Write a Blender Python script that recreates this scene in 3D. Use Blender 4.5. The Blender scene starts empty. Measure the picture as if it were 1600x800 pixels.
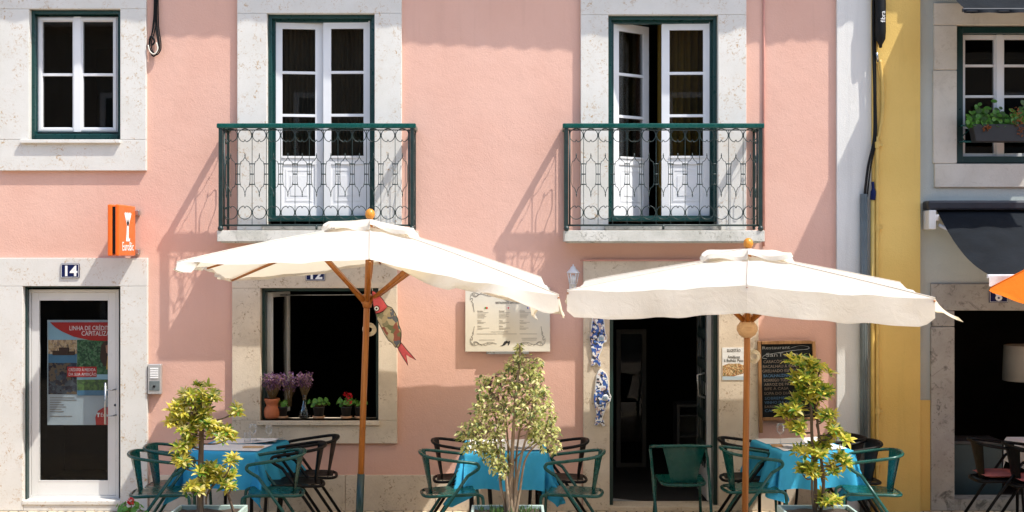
import bpy, math, random
from mathutils import Vector, Matrix
random.seed(7)
S=165.0; D=12.73; H=397.5/S; PI=math.pi; R=math.radians
C=bpy.context.scene.collection
SUN=Vector((1.77,-1.0,3.12)).normalized()      # towards the sun

def fx(p): return (p-800)/S                    # facade metres from survey units
def fz(p): return (797.5-p)/S
def at(px,py,q=0.0):                           # point q metres in front of the facade
    k=(D-q)/D/S
    return Vector(((px-800)*k,-q,H-(py-400)*k))

# ------------------------------------------------------------------ materials
MATS={}
def nt(name):
    m=bpy.data.materials.new(name); m.use_nodes=True
    n=m.node_tree.nodes; n.clear(); l=m.node_tree.links
    o=n.new('ShaderNodeOutputMaterial'); b=n.new('ShaderNodeBsdfPrincipled')
    l.new(b.outputs[0],o.inputs[0]); MATS[name]=m
    return m,n,l,b,o
def coords(n,l,jit=True):
    t=n.new('ShaderNodeTexCoord')
    if not jit: return t.outputs['Object']
    i=n.new('ShaderNodeObjectInfo'); a=n.new('ShaderNodeVectorMath'); a.operation='ADD'
    s=n.new('ShaderNodeMath'); s.operation='MULTIPLY'; s.inputs[1].default_value=17.0
    l.new(i.outputs['Random'],s.inputs[0]); l.new(t.outputs['Object'],a.inputs[0]); l.new(s.outputs[0],a.inputs[1])
    return a.outputs[0]
def noise(n,l,co,scale,detail=4,rough=.55,dist=0):
    t=n.new('ShaderNodeTexNoise'); t.inputs['Scale'].default_value=scale; t.inputs['Detail'].default_value=detail
    t.inputs['Roughness'].default_value=rough; t.inputs['Distortion'].default_value=dist
    l.new(co,t.inputs['Vector']); return t.outputs['Fac']
def ramp(n,l,f,stops):
    r=n.new('ShaderNodeValToRGB'); e=r.color_ramp.elements
    while len(e)>1: e.remove(e[-1])
    e[0].position=stops[0][0]; e[0].color=tuple(stops[0][1])+(1,)
    for p,c in stops[1:]:
        k=e.new(p); k.color=tuple(c)+(1,)
    l.new(f,r.inputs[0]); return r.outputs[0]
def mixc(n,l,f,a,b):
    m=n.new('ShaderNodeMix'); m.data_type='RGBA'
    for s,v in ((0,f),(6,a),(7,b)):
        if hasattr(v,'links') or hasattr(v,'is_linked'): l.new(v,m.inputs[s])
        elif s==0: m.inputs[0].default_value=v
        else: m.inputs[s].default_value=tuple(v)+(1,)
    return m.outputs[2]
def mul(n,l,a,b):
    m=n.new('ShaderNodeMath'); m.operation='MULTIPLY'
    for i,v in enumerate((a,b)):
        if isinstance(v,(int,float)): m.inputs[i].default_value=v
        else: l.new(v,m.inputs[i])
    return m.outputs[0]
def bump(n,l,b,f,st,di):
    u=n.new('ShaderNodeBump'); u.inputs['Strength'].default_value=st; u.inputs['Distance'].default_value=di
    l.new(f,u.inputs['Height']); l.new(u.outputs[0],b.inputs['Normal'])
G3=lambda v:(v,v,v)
def sc(c,k): return tuple(min(1,x*k) for x in c)
def plain(name,col,rough=.5,var=.15,vs=6,metal=0,bs=0,bsc=60,spec=.5):
    m,n,l,b,o=nt(name); co=coords(n,l)
    f=noise(n,l,co,vs)
    l.new(ramp(n,l,f,[(.3,sc(col,1-var)),(.7,sc(col,1+var))]),b.inputs['Base Color'])
    r2=noise(n,l,co,vs*3); rr=ramp(n,l,r2,[(.3,G3(max(.02,rough-.08))),(.7,G3(min(1,rough+.08)))])
    l.new(rr,b.inputs['Roughness']); b.inputs['Metallic'].default_value=metal
    b.inputs['Specular IOR Level'].default_value=spec
    if bs: bump(n,l,b,noise(n,l,co,bsc,6),bs,.004)
    return m
def stucco(name,col,col2,stain=(.3,.2,.15),sf=.25,bstr=.5):
    m,n,l,b,o=nt(name); co=coords(n,l,False)
    base=ramp(n,l,noise(n,l,co,1.3,6),[(.3,col2),(.65,col)])
    # faint vertical rain streaks and patched repairs
    mp=n.new('ShaderNodeMapping'); mp.inputs['Scale'].default_value=(9,9,.6); l.new(co,mp.inputs[0])
    st=ramp(n,l,noise(n,l,mp.outputs[0],1.2,6,.6),[(.56,G3(0)),(.8,G3(1))])
    c=mixc(n,l,mul(n,l,st,sf),base,stain)
    sp=ramp(n,l,noise(n,l,co,38,8,.75),[(.66,G3(0)),(.75,G3(1))])
    c=mixc(n,l,mul(n,l,sp,.18),c,stain)
    l.new(c,b.inputs['Base Color']); b.inputs['Roughness'].default_value=.9; b.inputs['Specular IOR Level'].default_value=.2
    ma=n.new('ShaderNodeMath'); ma.operation='ADD'
    l.new(noise(n,l,co,85,5,.6),ma.inputs[0]); l.new(mul(n,l,noise(n,l,co,7,3),1.5),ma.inputs[1])
    bump(n,l,b,ma.outputs[0],bstr,.009)
    return m
def stone(name,a,bb,pit,amt,scale=1.0,bstr=.35,dirt=None):
    m,n,l,b,o=nt(name); co=coords(n,l)
    base=ramp(n,l,noise(n,l,co,3*scale,8,.6),[(.32,bb),(.62,a)])
    cl=ramp(n,l,noise(n,l,co,4.5*scale,3),[(.42,G3(0)),(.62,G3(1))])
    v=ramp(n,l,noise(n,l,co,21*scale,8,.68,1.4),[(.54,G3(0)),(.64,G3(1))])
    f=mul(n,l,mul(n,l,cl,v),amt)
    c=mixc(n,l,f,base,pit)
    v2=ramp(n,l,noise(n,l,co,62*scale,6,.7),[(.62,G3(0)),(.72,G3(1))])
    c=mixc(n,l,mul(n,l,v2,amt*.55),c,sc(pit,.7))
    if dirt:
        dd=ramp(n,l,noise(n,l,co,5,8,.7,.8),[(.56,G3(0)),(.66,G3(1))]); c=mixc(n,l,mul(n,l,dd,dirt),c,(.06,.058,.05))
    l.new(c,b.inputs['Base Color']); b.inputs['Roughness'].default_value=.75; b.inputs['Specular IOR Level'].default_value=.25
    bump(n,l,b,noise(n,l,co,55*scale,8,.7),bstr,.006)
    return m
def glassy(name,tint=(.8,.82,.82),refl=1.0,rough=.01):
    m,n,l,b,o=nt(name); n.remove(b)
    t=n.new('ShaderNodeBsdfTransparent'); t.inputs[0].default_value=tuple(tint)+(1,)
    g=n.new('ShaderNodeBsdfGlossy'); g.inputs['Roughness'].default_value=rough
    f=n.new('ShaderNodeFresnel'); f.inputs[0].default_value=1.5
    x=n.new('ShaderNodeMixShader'); l.new(mul(n,l,f.outputs[0],refl),x.inputs[0]); l.new(t.outputs[0],x.inputs[1]); l.new(g.outputs[0],x.inputs[2])
    l.new(x.outputs[0],o.inputs[0]); return m
def fabric(name,col,trans=.35,var=.06,weave=600,rough=.9,tcol=None):
    m,n,l,b,o=nt(name); co=coords(n,l)
    c=ramp(n,l,noise(n,l,co,5,5),[(.3,sc(col,1-var)),(.7,sc(col,1+var))])
    l.new(c,b.inputs['Base Color']); b.inputs['Roughness'].default_value=rough; b.inputs['Specular IOR Level'].default_value=.15
    ma=n.new('ShaderNodeMath'); ma.operation='ADD'
    l.new(mul(n,l,noise(n,l,co,weave,2),.15),ma.inputs[0]); l.new(noise(n,l,co,9,5,.6,.8),ma.inputs[1])
    bump(n,l,b,ma.outputs[0],.45,.016)
    if trans:
        t=n.new('ShaderNodeBsdfTranslucent'); t.inputs[0].default_value=tuple(tcol or col)+(1,)
        x=n.new('ShaderNodeMixShader'); x.inputs[0].default_value=trans
        l.new(b.outputs[0],x.inputs[1]); l.new(t.outputs[0],x.inputs[2]); l.new(x.outputs[0],o.inputs[0])
    return m
def leafm(name,a,bcol,trans=.35):
    m,n,l,b,o=nt(name); co=coords(n,l)
    c=ramp(n,l,noise(n,l,co,26,4),[(.35,a),(.6,bcol)]); l.new(c,b.inputs['Base Color'])
    b.inputs['Roughness'].default_value=.42
    t=n.new('ShaderNodeBsdfTranslucent'); l.new(c,t.inputs[0])
    x=n.new('ShaderNodeMixShader'); x.inputs[0].default_value=trans
    l.new(b.outputs[0],x.inputs[1]); l.new(t.outputs[0],x.inputs[2]); l.new(x.outputs[0],o.inputs[0]); return m
def wood(name,a,bcol,rough=.5,axis=2):
    m,n,l,b,o=nt(name); co=coords(n,l)
    mp=n.new('ShaderNodeMapping'); s=[30,30,30]; s[axis]=2; mp.inputs['Scale'].default_value=s; l.new(co,mp.inputs[0])
    l.new(ramp(n,l,noise(n,l,mp.outputs[0],1.5,6,.6,.6),[(.3,bcol),(.68,a)]),b.inputs['Base Color'])
    b.inputs['Roughness'].default_value=rough; bump(n,l,b,noise(n,l,mp.outputs[0],2,4),.15,.003); return m
def patch(name,cols,scale,rnd=1.0,rough=.7):
    m,n,l,b,o=nt(name); co=coords(n,l)
    v=n.new('ShaderNodeTexVoronoi'); v.inputs['Scale'].default_value=scale; v.inputs['Randomness'].default_value=rnd
    d=n.new('ShaderNodeTexNoise'); d.inputs['Scale'].default_value=scale*.6; l.new(co,d.inputs['Vector'])
    a=n.new('ShaderNodeVectorMath'); a.operation='MULTIPLY_ADD'; a.inputs[1].default_value=(.06,.06,.06); l.new(d.outputs['Color'],a.inputs[0]); l.new(co,a.inputs[2])
    l.new(a.outputs[0],v.inputs['Vector'])
    sp=n.new('ShaderNodeSeparateColor'); l.new(v.outputs['Color'],sp.inputs[0])
    k=len(cols); r=n.new('ShaderNodeValToRGB'); r.color_ramp.interpolation='CONSTANT'; e=r.color_ramp.elements
    e[0].position=0; e[0].color=tuple(cols[0])+(1,); e[1].position=1/k; e[1].color=tuple(cols[1])+(1,)
    for i in range(2,k):
        q=e.new(i/k); q.color=tuple(cols[i])+(1,)
    l.new(sp.outputs[0],r.inputs[0]); l.new(r.outputs[0],b.inputs['Base Color']); b.inputs['Roughness'].default_value=rough; return m

stucco('pink',(.71,.44,.35),(.67,.395,.308),(.54,.315,.245),.30,.32)
stucco('white_wall',(.70,.695,.66),(.64,.635,.60),(.42,.42,.40),.3,.3)
stucco('yellow',(.75,.52,.16),(.69,.465,.13),(.42,.28,.08),.25,.4)
stucco('greyblue',(.48,.51,.47),(.43,.46,.42),(.25,.27,.26),.25,.4)
stone('stone',(.67,.655,.61),(.62,.605,.555),(.42,.26,.11),.95,1.3,.25)
stone('stone_low',(.68,.58,.45),(.58,.485,.37),(.25,.155,.08),.85,1.25,.5)
stone('stone_old',(.44,.42,.37),(.32,.30,.26),(.10,.095,.08),.8,.8,.6,.75)
stone('stone_worn',(.62,.58,.50),(.52,.48,.40),(.30,.25,.18),.35,.8,.5,.10)
stone('slab',(.62,.60,.54),(.44,.43,.37),(.18,.17,.13),.9,1.2,.5,.35)
plain('green',(.003,.066,.054),.28,.12,5,bs=.05,spec=.4)
plain('green_frame',(.004,.042,.038),.32,.12,5,bs=.05)
plain('green_dark',(.004,.028,.025),.35,.1)
plain('iron',(.012,.028,.025),.38,.3,20,bs=.2,bsc=150)
plain('white_paint',(.74,.745,.75),.38,.03,4,bs=.05)
plain('pvc',(.70,.69,.66),.35,.03,4)
plain('black',(.007,.007,.007),.5,.2,spec=.2)
plain('black_chair',(.005,.005,.005),.5,.2,spec=.18)
plain('dark_room',(.022,.021,.02),.95,.2,1)  # near-black room walls: the gloom indoors is put into the colour
plain('room_item',(.075,.075,.07),.6,.2,3)
plain('steel',(.42,.43,.43),.32,.08,9,metal=.9)
plain('alu',(.50,.50,.49),.4,.06,9,metal=.5)
plain('orange_paint',(.80,.135,.012),.35,.04)
plain('orange_dark',(.62,.07,.008),.4,.04)
plain('white_print',(.85,.85,.83),.6,.02)
plain('teal_panel',(.03,.06,.065),.4,.15)
plain('ink',(.02,.02,.02),.6,.05)
plain('ink_grey',(.23,.21,.18),.7,.05)
plain('enamel_blue',(.008,.014,.07),.45,.1,spec=.12)
plain('cream_board',(.70,.65,.53),.45,.04,3)
plain('red_print',(.46,.02,.018),.4,.05)
plain('blue_print',(.03,.12,.42),.5,.05)
plain('green_print',(.03,.22,.08),.5,.05)
plain('chalk',(.17,.17,.16),.9,.2,40)
plain('chalk_blue',(.05,.11,.18),.9,.2,40)
plain('chalk_brown',(.15,.115,.085),.9,.2,40)
plain('slate',(.008,.009,.009),.85,.35,7,spec=.15)
plain('conduit',(.13,.155,.155),.5,.15,8)
plain('yellow_pipe',(.58,.39,.10),.5,.1,8)
plain('pink_pipe',(.60,.28,.22),.6,.1,8)
plain('terracotta',(.42,.12,.045),.7,.15,10,bs=.2)
plain('terracotta_pale',(.58,.34,.20),.7,.1,10)
plain('black_pot',(.02,.02,.02),.5,.1)
plain('soil',(.05,.035,.025),.95,.3,40,bs=.8)
plain('planter',(.36,.47,.43),.5,.12,6,bs=.15)
plain('concrete',(.42,.40,.37),.9,.12,12,bs=.4)
plain('asphalt',(.20,.19,.175),.9,.15,20,bs=.4)
plain('navy_cloth_case',(.018,.022,.03),.4,.1)
plain('flag_red',(.6,.03,.02),.5,0); plain('flag_green',(.02,.3,.06),.5,0); plain('flag_blue',(.02,.05,.35),.5,0)
plain('fish_pink',(.66,.09,.10),.6,.12,14)
plain('fish_outline',(.025,.02,.02),.6,.1)
plain('tile_white',(.74,.75,.74),.25,.03)
plain('ceramic',(.8,.8,.78),.25,.02)
plain('lamp_shade',(.55,.55,.50),.8,.05)
plain('skin_print',(.48,.24,.15),.5,.1); plain('hair_print',(.05,.022,.012),.5,.1); plain('mustard_print',(.55,.32,.03),.5,.1)
plain('cord_white',(.74,.70,.60),.8,.05)
plain('rope_ring',(.70,.62,.46),.9,.12,40)
plain('roof_tile',(.42,.17,.09),.85,.25,6,bs=.4)
plain('opp_wall',(.25,.21,.16),.9,.12,2)
plain('opp_glass',(.03,.035,.04),.1,.1)
plain('wine_dark',(.04,.02,.02),.3,.1)
wood('umb_wood',(.43,.155,.022),(.28,.088,.012),.38)
wood('finial_wood',(.72,.30,.03),(.58,.21,.02),.3)
wood('ball_wood',(.66,.42,.22),(.50,.28,.13),.6,0)
wood('board_wood',(.30,.15,.05),(.18,.08,.025),.55)
wood('bark',(.17,.12,.075),(.07,.045,.03),.9)
wood('bark_pale',(.34,.25,.16),(.18,.12,.07),.9)
fabric('canvas',(.81,.79,.745),.50,.03,500,tcol=(.86,.77,.58))
fabric('orange_canvas',(.85,.22,.02),.35)
fabric('awning',(.0075,.010,.0135),0,.25,300,.8)
fabric('white_cloth',(.8,.8,.79),.1)
fabric('paper',(.82,.82,.80),.15,.03,200)
fabric('blue_cloth',(.06,.43,.68),.2,.08,400,.8,(.03,.48,.78))
fabric('curtain_dark',(.10,.085,.058),.1)
fabric('curtain_gold',(.17,.11,.02),.1)
fabric('cushion',(.40,.13,.12),0,.25,300)
leafm('leaf_yellow',(.80,.68,.12),(.66,.58,.08),.5); leafm('leaf_mid',(.55,.56,.06),(.36,.44,.05),.5); leafm('leaf_green',(.06,.17,.02),(.12,.25,.03),.4); leafm('leaf_cream',(.74,.68,.30),(.66,.58,.18),.45)
leafm('ficus_cream',(.82,.78,.40),(.72,.69,.28),.5); leafm('ficus_mid',(.55,.56,.19),(.42,.46,.12),.5); leafm('ficus_dark',(.10,.14,.035),(.16,.20,.05),.4); leafm('leaf_purple',(.12,.03,.05),(.09,.02,.04))
leafm('geranium_leaf',(.07,.22,.025),(.13,.32,.04)); leafm('dry_flower',(.40,.13,.035),(.28,.09,.02)); leafm('red_petal',(.60,.012,.022),(.5,.01,.02)); leafm('lavender',(.16,.07,.20),(.10,.045,.14)); leafm('lavender_pale',(.34,.17,.28),(.26,.12,.22)); leafm('straw',(.30,.20,.09),(.22,.14,.06)); leafm('grass_green',(.05,.12,.02),(.08,.16,.03))
glassy('pane',(.78,.78,.77),.6); glassy('pane_door',(.88,.89,.89),.2); glassy('clear_glass',(.985,.99,.99),.35,.02); glassy('vase_glass',(.70,.78,.80),1.6,.03)
patch('azulejo',[(.02,.06,.30),(.74,.76,.78),(.025,.03,.05),(.03,.10,.36),(.78,.78,.78),(.04,.12,.38),(.55,.42,.38)],46)
patch('patchwork',[(.46,.38,.22),(.16,.17,.08),(.42,.34,.2),(.12,.13,.16),(.5,.42,.26),(.3,.09,.06),(.24,.22,.13),(.09,.16,.15)],21)
patch('food_print',[(.45,.24,.08),(.6,.42,.2),(.08,.1,.03),(.2,.08,.03),(.66,.5,.28),(.35,.13,.04)],95)
patch('port_print',[(.48,.32,.16),(.58,.42,.24),(.28,.20,.14),(.62,.46,.30)],60)
patch('garden_print',[(.03,.10,.04),(.05,.16,.06),(.02,.06,.03),(.10,.20,.10)],55)
patch('night_print',[(.03,.04,.06),(.06,.08,.10),(.02,.02,.03),(.14,.10,.06)],30)
patch('river_print',[(.06,.13,.04),(.10,.20,.05),(.05,.10,.04)],45)
plain('sky_print',(.30,.52,.64),.5,.12,3); plain('sea_print',(.06,.18,.30),.5,.1,9); plain('foot_print',(.42,.50,.54),.5,.12,3)
# limestone setts
def setts(name,a,b2,scale):
    m,n,l,b,o=nt(name); co=coords(n,l,False)
    v=n.new('ShaderNodeTexVoronoi'); v.feature='F1'; v.inputs['Scale'].default_value=scale; v.inputs['Randomness'].default_value=.55; l.new(co,v.inputs['Vector'])
    e=n.new('ShaderNodeTexVoronoi'); e.feature='DISTANCE_TO_EDGE'; e.inputs['Scale'].default_value=scale; e.inputs['Randomness'].default_value=.55; l.new(co,e.inputs['Vector'])
    sp=n.new('ShaderNodeSeparateColor'); l.new(v.outputs['Color'],sp.inputs[0])
    c=ramp(n,l,sp.outputs[0],[(0,b2),(1,a)])
    j=ramp(n,l,e.outputs['Distance'],[(.03,G3(1)),(.10,G3(0))])
    l.new(mixc(n,l,j,c,(.13,.10,.075)),b.inputs['Base Color']); b.inputs['Roughness'].default_value=.7
    bump(n,l,b,ramp(n,l,e.outputs['Distance'],[(.0,G3(0)),(.15,G3(1))]),.5,.01)
setts('calcada',(.76,.60,.41),(.62,.48,.33),11); setts('road_setts',(.66,.53,.38),(.54,.43,.31),8)

# ------------------------------------------------------------------ mesh builder
def tag(o,label=None,cat=None,group=None,kind=None):
    if label: o['label']=label
    if cat: o['category']=cat
    if group: o['group']=group
    if kind: o['kind']=kind
    return o
def thing(name,label,cat,loc=(0,0,0),rz=0,group=None):
    o=bpy.data.objects.new(name,None); o.empty_display_size=.1; C.objects.link(o)
    o.location=loc; o.rotation_euler=(0,0,rz); return tag(o,label,cat,group)
def origin(p):
    while p and p.parent: p=p.parent
    return Vector(p.location) if p else None
class MB:
    def __init__(s): s.v=[]; s.f=[]; s.m=[]; s.sm=[]
    def add(s,vs,fs,mi=0,smooth=False):
        b=len(s.v); s.v+= [Vector(v) for v in vs]; s.f+=[tuple(b+i for i in f) for f in fs]; s.m+=[mi]*len(fs); s.sm+=[smooth]*len(fs); return s
    def box(s,x0,x1,y0,y1,z0,z1,mi=0):
        if x0>x1:x0,x1=x1,x0
        if y0>y1:y0,y1=y1,y0
        if z0>z1:z0,z1=z1,z0
        v=[(x0,y0,z0),(x1,y0,z0),(x1,y1,z0),(x0,y1,z0),(x0,y0,z1),(x1,y0,z1),(x1,y1,z1),(x0,y1,z1)]
        return s.add(v,[(0,3,2,1),(4,5,6,7),(0,1,5,4),(1,2,6,5),(2,3,7,6),(3,0,4,7)],mi)
    def frame(s,x0,x1,z0,z1,w,y0,y1,mi=0,bot=None):
        b=w if bot is None else bot
        s.box(x0,x0+w,y0,y1,z0,z1,mi); s.box(x1-w,x1,y0,y1,z0,z1,mi)
        s.box(x0+w,x1-w,y0+.0005,y1-.0005,z1-w,z1,mi)
        if b>0: s.box(x0+w,x1-w,y0+.0005,y1-.0005,z0,z0+b,mi)
        return s
    def prism(s,poly,y0,y1,mi=0):              # polygon in x,z extruded along y
        n=len(poly); v=[(x,y0,z) for x,z in poly]+[(x,y1,z) for x,z in poly]
        a=sum(poly[i][0]*poly[(i+1)%n][1]-poly[(i+1)%n][0]*poly[i][1] for i in range(n))
        f=[tuple(range(n)),tuple(range(2*n-1,n-1,-1))]+[(i+n,(i+1)%n+n,(i+1)%n,i) for i in range(n)]
        if a<0: f=[t[::-1] for t in f]
        return s.add(v,f,mi)
    def tube(s,path,r,n=8,mi=0,cap=True,closed=False):
        P=[Vector(p) for p in path]; k=len(P)
        rs=r if isinstance(r,(list,tuple)) else [r]*k
        t0=(P[1]-P[0]).normalized(); u=t0.orthogonal().normalized(); rings=[]; vs=[]
        for i in range(k):
            if closed: t=(P[(i+1)%k]-P[i-1])
            else: t=(P[min(i+1,k-1)]-P[max(i-1,0)])
            t.normalize(); u=(u-t*u.dot(t)); 
            if u.length<1e-6: u=t.orthogonal()
            u.normalize(); w=t.cross(u)
            for j in range(n):
                a=2*PI*j/n; vs.append(P[i]+(u*math.cos(a)+w*math.sin(a))*rs[i])
        fs=[]
        for i in range(k if closed else k-1):
            for j in range(n):
                a=i*n+j; b=i*n+(j+1)%n; c2=((i+1)%k)*n
                fs.append((a,b,c2+(j+1)%n,c2+j))
        if cap and not closed: fs.append(tuple(range(n-1,-1,-1))); fs.append(tuple(range((k-1)*n,k*n)))
        return s.add(vs,fs,mi,True)
    def lathe(s,prof,c=(0,0,0),n=24,mi=0,axis='z'):
        vs=[];fs=[];k=len(prof); c=Vector(c)
        for r,z in prof:
            for j in range(n):
                a=2*PI*j/n
                p=Vector((r*math.cos(a),r*math.sin(a),z)) if axis=='z' else Vector((r*math.cos(a),z,r*math.sin(a)))
                vs.append(c+p)
        for i in range(k-1):
            for j in range(n): fs.append((i*n+j,i*n+(j+1)%n,(i+1)*n+(j+1)%n,(i+1)*n+j))
        if axis!='z': fs=[f[::-1] for f in fs]
        return s.add(vs,fs,mi,True)
    def grid(s,fn,nu,nv,mi=0,smooth=True,flip=False):
        vs=[fn(i/nu,j/nv) for i in range(nu+1) for j in range(nv+1)]
        fs=[(i*(nv+1)+j,(i+1)*(nv+1)+j,(i+1)*(nv+1)+j+1,i*(nv+1)+j+1) for i in range(nu) for j in range(nv)]
        if flip: fs=[f[::-1] for f in fs]
        return s.add(vs,fs,mi,smooth)
    def leaf(s,p,d,up,L,W,mi=0,bend=.25):
        d=Vector(d).normalized(); x=d.cross(Vector(up)); 
        if x.length<1e-4: x=d.orthogonal()
        x.normalize(); nrm=x.cross(d); p=Vector(p)
        q=[p,p+d*L*.35+x*W*.5+nrm*W*.18,p+d*L*.35-nrm*W*.02,p+d*L*.35-x*W*.5+nrm*W*.18,
           p+d*L*.72+x*W*.38-nrm*L*bend*.25,p+d*L*.72-nrm*L*bend*.4,p+d*L*.72-x*W*.38-nrm*L*bend*.25,p+d*L-nrm*L*bend]
        return s.add(q,[(0,1,2),(0,2,3),(1,4,5,2),(2,5,6,3),(4,7,5),(5,7,6)],mi)
    def text(s,body,size,loc,mi=0,align='LEFT',width=None,ry=0,facing=None,bold=0):
        cu=bpy.data.curves.new('t','FONT'); cu.body=body; cu.size=size; cu.align_x=align; cu.extrude=.0008; cu.resolution_u=2; cu.offset=bold
        o=bpy.data.objects.new('t',cu); C.objects.link(o); bpy.context.view_layer.update()
        dg=bpy.context.evaluated_depsgraph_get(); me=bpy.data.meshes.new_from_object(o.evaluated_get(dg))
        xs=[v.co.x for v in me.vertices]; k=1
        if width and xs and max(xs)>min(xs): k=width/(max(xs)-min(xs))
        M=Matrix.Translation(loc)@(facing or Matrix.Identity(4))@Matrix.Rotation(ry,4,'Y')@Matrix.Rotation(PI/2,4,'X')
        s.add([M@Vector((v.co.x*k,v.co.y,v.co.z)) for v in me.vertices],[tuple(p.vertices) for p in me.polygons],mi)
        bpy.data.objects.remove(o); bpy.data.meshes.remove(me); bpy.data.curves.remove(cu); return s
    def build(s,name,mats,parent=None,label=None,cat=None,group=None,kind=None,bevel=0,local=False,sub=0):
        if isinstance(mats,str): mats=[mats]
        if parent is not None: og=Vector((0,0,0)) if local else origin(parent)
        else:
            xs=[v.x for v in s.v]; ys=[v.y for v in s.v]; zs=[v.z for v in s.v]
            og=Vector(((min(xs)+max(xs))/2,(min(ys)+max(ys))/2,min(zs)))
            if local or kind=='structure': og=Vector((0,0,0))
        me=bpy.data.meshes.new(name); me.from_pydata([tuple(v-og) for v in s.v],[],s.f); 
        for m in mats: me.materials.append(MATS[m])
        me.polygons.foreach_set('material_index',s.m); me.polygons.foreach_set('use_smooth',s.sm); me.update()
        o=bpy.data.objects.new(name,me); C.objects.link(o)
        if parent is not None: o.parent=parent
        else: o.location=og
        if bevel:
            b=o.modifiers.new('Bevel','BEVEL'); b.width=bevel; b.segments=2; b.limit_method='ANGLE'; b.angle_limit=R(50)
        if sub:
            b=o.modifiers.new('Sub','SUBSURF'); b.levels=sub; b.render_levels=sub
        return tag(o,label,cat,group,kind)
def kids(o): return [c for c in bpy.data.objects if c.parent==o]
def dup(root,loc,rz,label,group=None):
    r=root.copy(); C.objects.link(r); r.location=loc; r.rotation_euler=(0,0,rz); r['label']=label
    if group: r['group']=group
    for ch in kids(root):
        c=ch.copy(); C.objects.link(c); c.parent=r
        for g in kids(ch):
            d=g.copy(); C.objects.link(d); d.parent=c
    return r
def smooth(pts,n=6,closed=False):
    P=[Vector(p) for p in pts]; out=[]; k=len(P)
    for i in range(k if closed else k-1):
        if closed: a,b,c,d=P[i-1],P[i],P[(i+1)%k],P[(i+2)%k]
        else: a,b,c,d=P[max(i-1,0)],P[i],P[i+1],P[min(i+2,k-1)]
        for j in range(n):
            t=j/n; out.append(.5*((2*b)+(c-a)*t+(2*a-5*b+4*c-d)*t*t+(3*b-a-3*c+d)*t**3))
    if not closed: out.append(P[-1])
    return out
def wallmb(x0,x1,z0,z1,holes,y,depth,mb=None):   # front sheet with openings and their reveals
    mb=mb or MB()
    xs=sorted({x0,x1,*[h[0] for h in holes],*[h[1] for h in holes]}); zs=sorted({z0,z1,*[h[2] for h in holes],*[h[3] for h in holes]})
    for i in range(len(xs)-1):
        for j in range(len(zs)-1):
            cx=(xs[i]+xs[i+1])/2; cz=(zs[j]+zs[j+1])/2
            if any(h[0]<cx<h[1] and h[2]<cz<h[3] for h in holes): continue
            mb.add([(xs[i],y,zs[j]),(xs[i+1],y,zs[j]),(xs[i+1],y,zs[j+1]),(xs[i],y,zs[j+1])],[(0,1,2,3)])
    for a,b,c,d in holes:
        v=[(a,y,c),(b,y,c),(b,y,d),(a,y,d),(a,y+depth,c),(b,y+depth,c),(b,y+depth,d),(a,y+depth,d)]
        mb.add(v,[(0,4,5,1),(1,5,6,2),(2,6,7,3),(3,7,4,0)])
    return mb
def room(x0,x1,z0,z1,y0,y1):
    v=[(x0,y0,z0),(x1,y0,z0),(x1,y0,z1),(x0,y0,z1),(x0,y1,z0),(x1,y1,z0),(x1,y1,z1),(x0,y1,z1)]
    return MB().add(v,[(4,5,6,7),(0,1,5,4),(1,2,6,5),(2,3,7,6),(3,0,4,7)])

# ------------------------------------------------------------------ ground
MB().box(-60,60,-3.5,1.0,-.3,0).build('pavement','calcada',kind='structure')
MB().box(-60,60,-3.68,-3.504,-.3,.006).build('kerb','concrete',kind='structure',bevel=.01)
MB().add([(-400,-400,-.12),(400,-400,-.12),(400,400,-.12),(-400,400,-.12)],[(0,1,2,3)]).build('ground','road_setts',kind='structure')

# ------------------------------------------------------------------ pink house
XP0,XP1=fx(-420),fx(1306)
pink=thing('pink_house','pink stuccoed house with white stone surrounds and two iron balconies','building',(fx(640),.1,0))
def hole(a,b,c,d,m=3): return (fx(a-m),fx(b+m),fz(d+m),fz(c-m))
O_UL=(48,190,15,219); O_B1=(418,586,22,350); O_B2=(950,1121,24,350); O_D=(38,190,447,782); O_W=(408,592,450,656); O_R=(952,1122,447,790)
hs=[hole(*o) for o in (O_UL,O_B1,O_B2,O_D,O_W,O_R)]
w=wallmb(XP0,XP1,0,6.0,hs,0,.26)
w.add([(XP0,0,0),(XP0,6,0),(XP0,6,5.9),(XP0,0,5.9)],[(0,3,2,1)]); w.add([(XP1,0,0),(XP1,6,0),(XP1,6,5.9),(XP1,0,5.9)],[(0,1,2,3)])
w.add([(XP0,6,0),(XP1,6,0),(XP1,6,5.9),(XP0,6,5.9)],[(3,2,1,0)])
w.build('wall','pink',pink)
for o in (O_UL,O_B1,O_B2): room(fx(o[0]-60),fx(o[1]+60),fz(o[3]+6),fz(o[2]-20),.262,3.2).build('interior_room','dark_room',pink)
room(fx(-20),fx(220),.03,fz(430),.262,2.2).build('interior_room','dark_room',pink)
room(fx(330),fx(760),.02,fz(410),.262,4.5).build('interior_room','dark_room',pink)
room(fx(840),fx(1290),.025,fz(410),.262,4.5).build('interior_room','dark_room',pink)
def surround(o,xl,xr,zt,zb,mat,name='stone_surround',sillp=True,proud=.045):
    a,b,t,bo=fx(o[0]),fx(o[1]),fz(o[2]),fz(o[3]); XL,XR,ZT,ZB=fx(xl),fx(xr),fz(zt),fz(zb)
    m=MB(); y0,y1=-proud,.2; g=.0015
    m.box(XL,XR,y0,y1,t,ZT)
    m.box(XL,a,y0,y1,(bo if sillp else ZB)+g,t-g); m.box(b,XR,y0,y1,(bo if sillp else ZB)+g,t-g)
    if sillp: m.box(XL,XR,y0,y1,ZB,bo)
    return m.build(name,mat,pink,bevel=.004)
surround(O_UL,2,230,-60,267,'stone'); surround(O_B1,372,628,-70,360,'stone',sillp=False); surround(O_B2,907,1165,-70,360,'stone',sillp=False)
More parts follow.
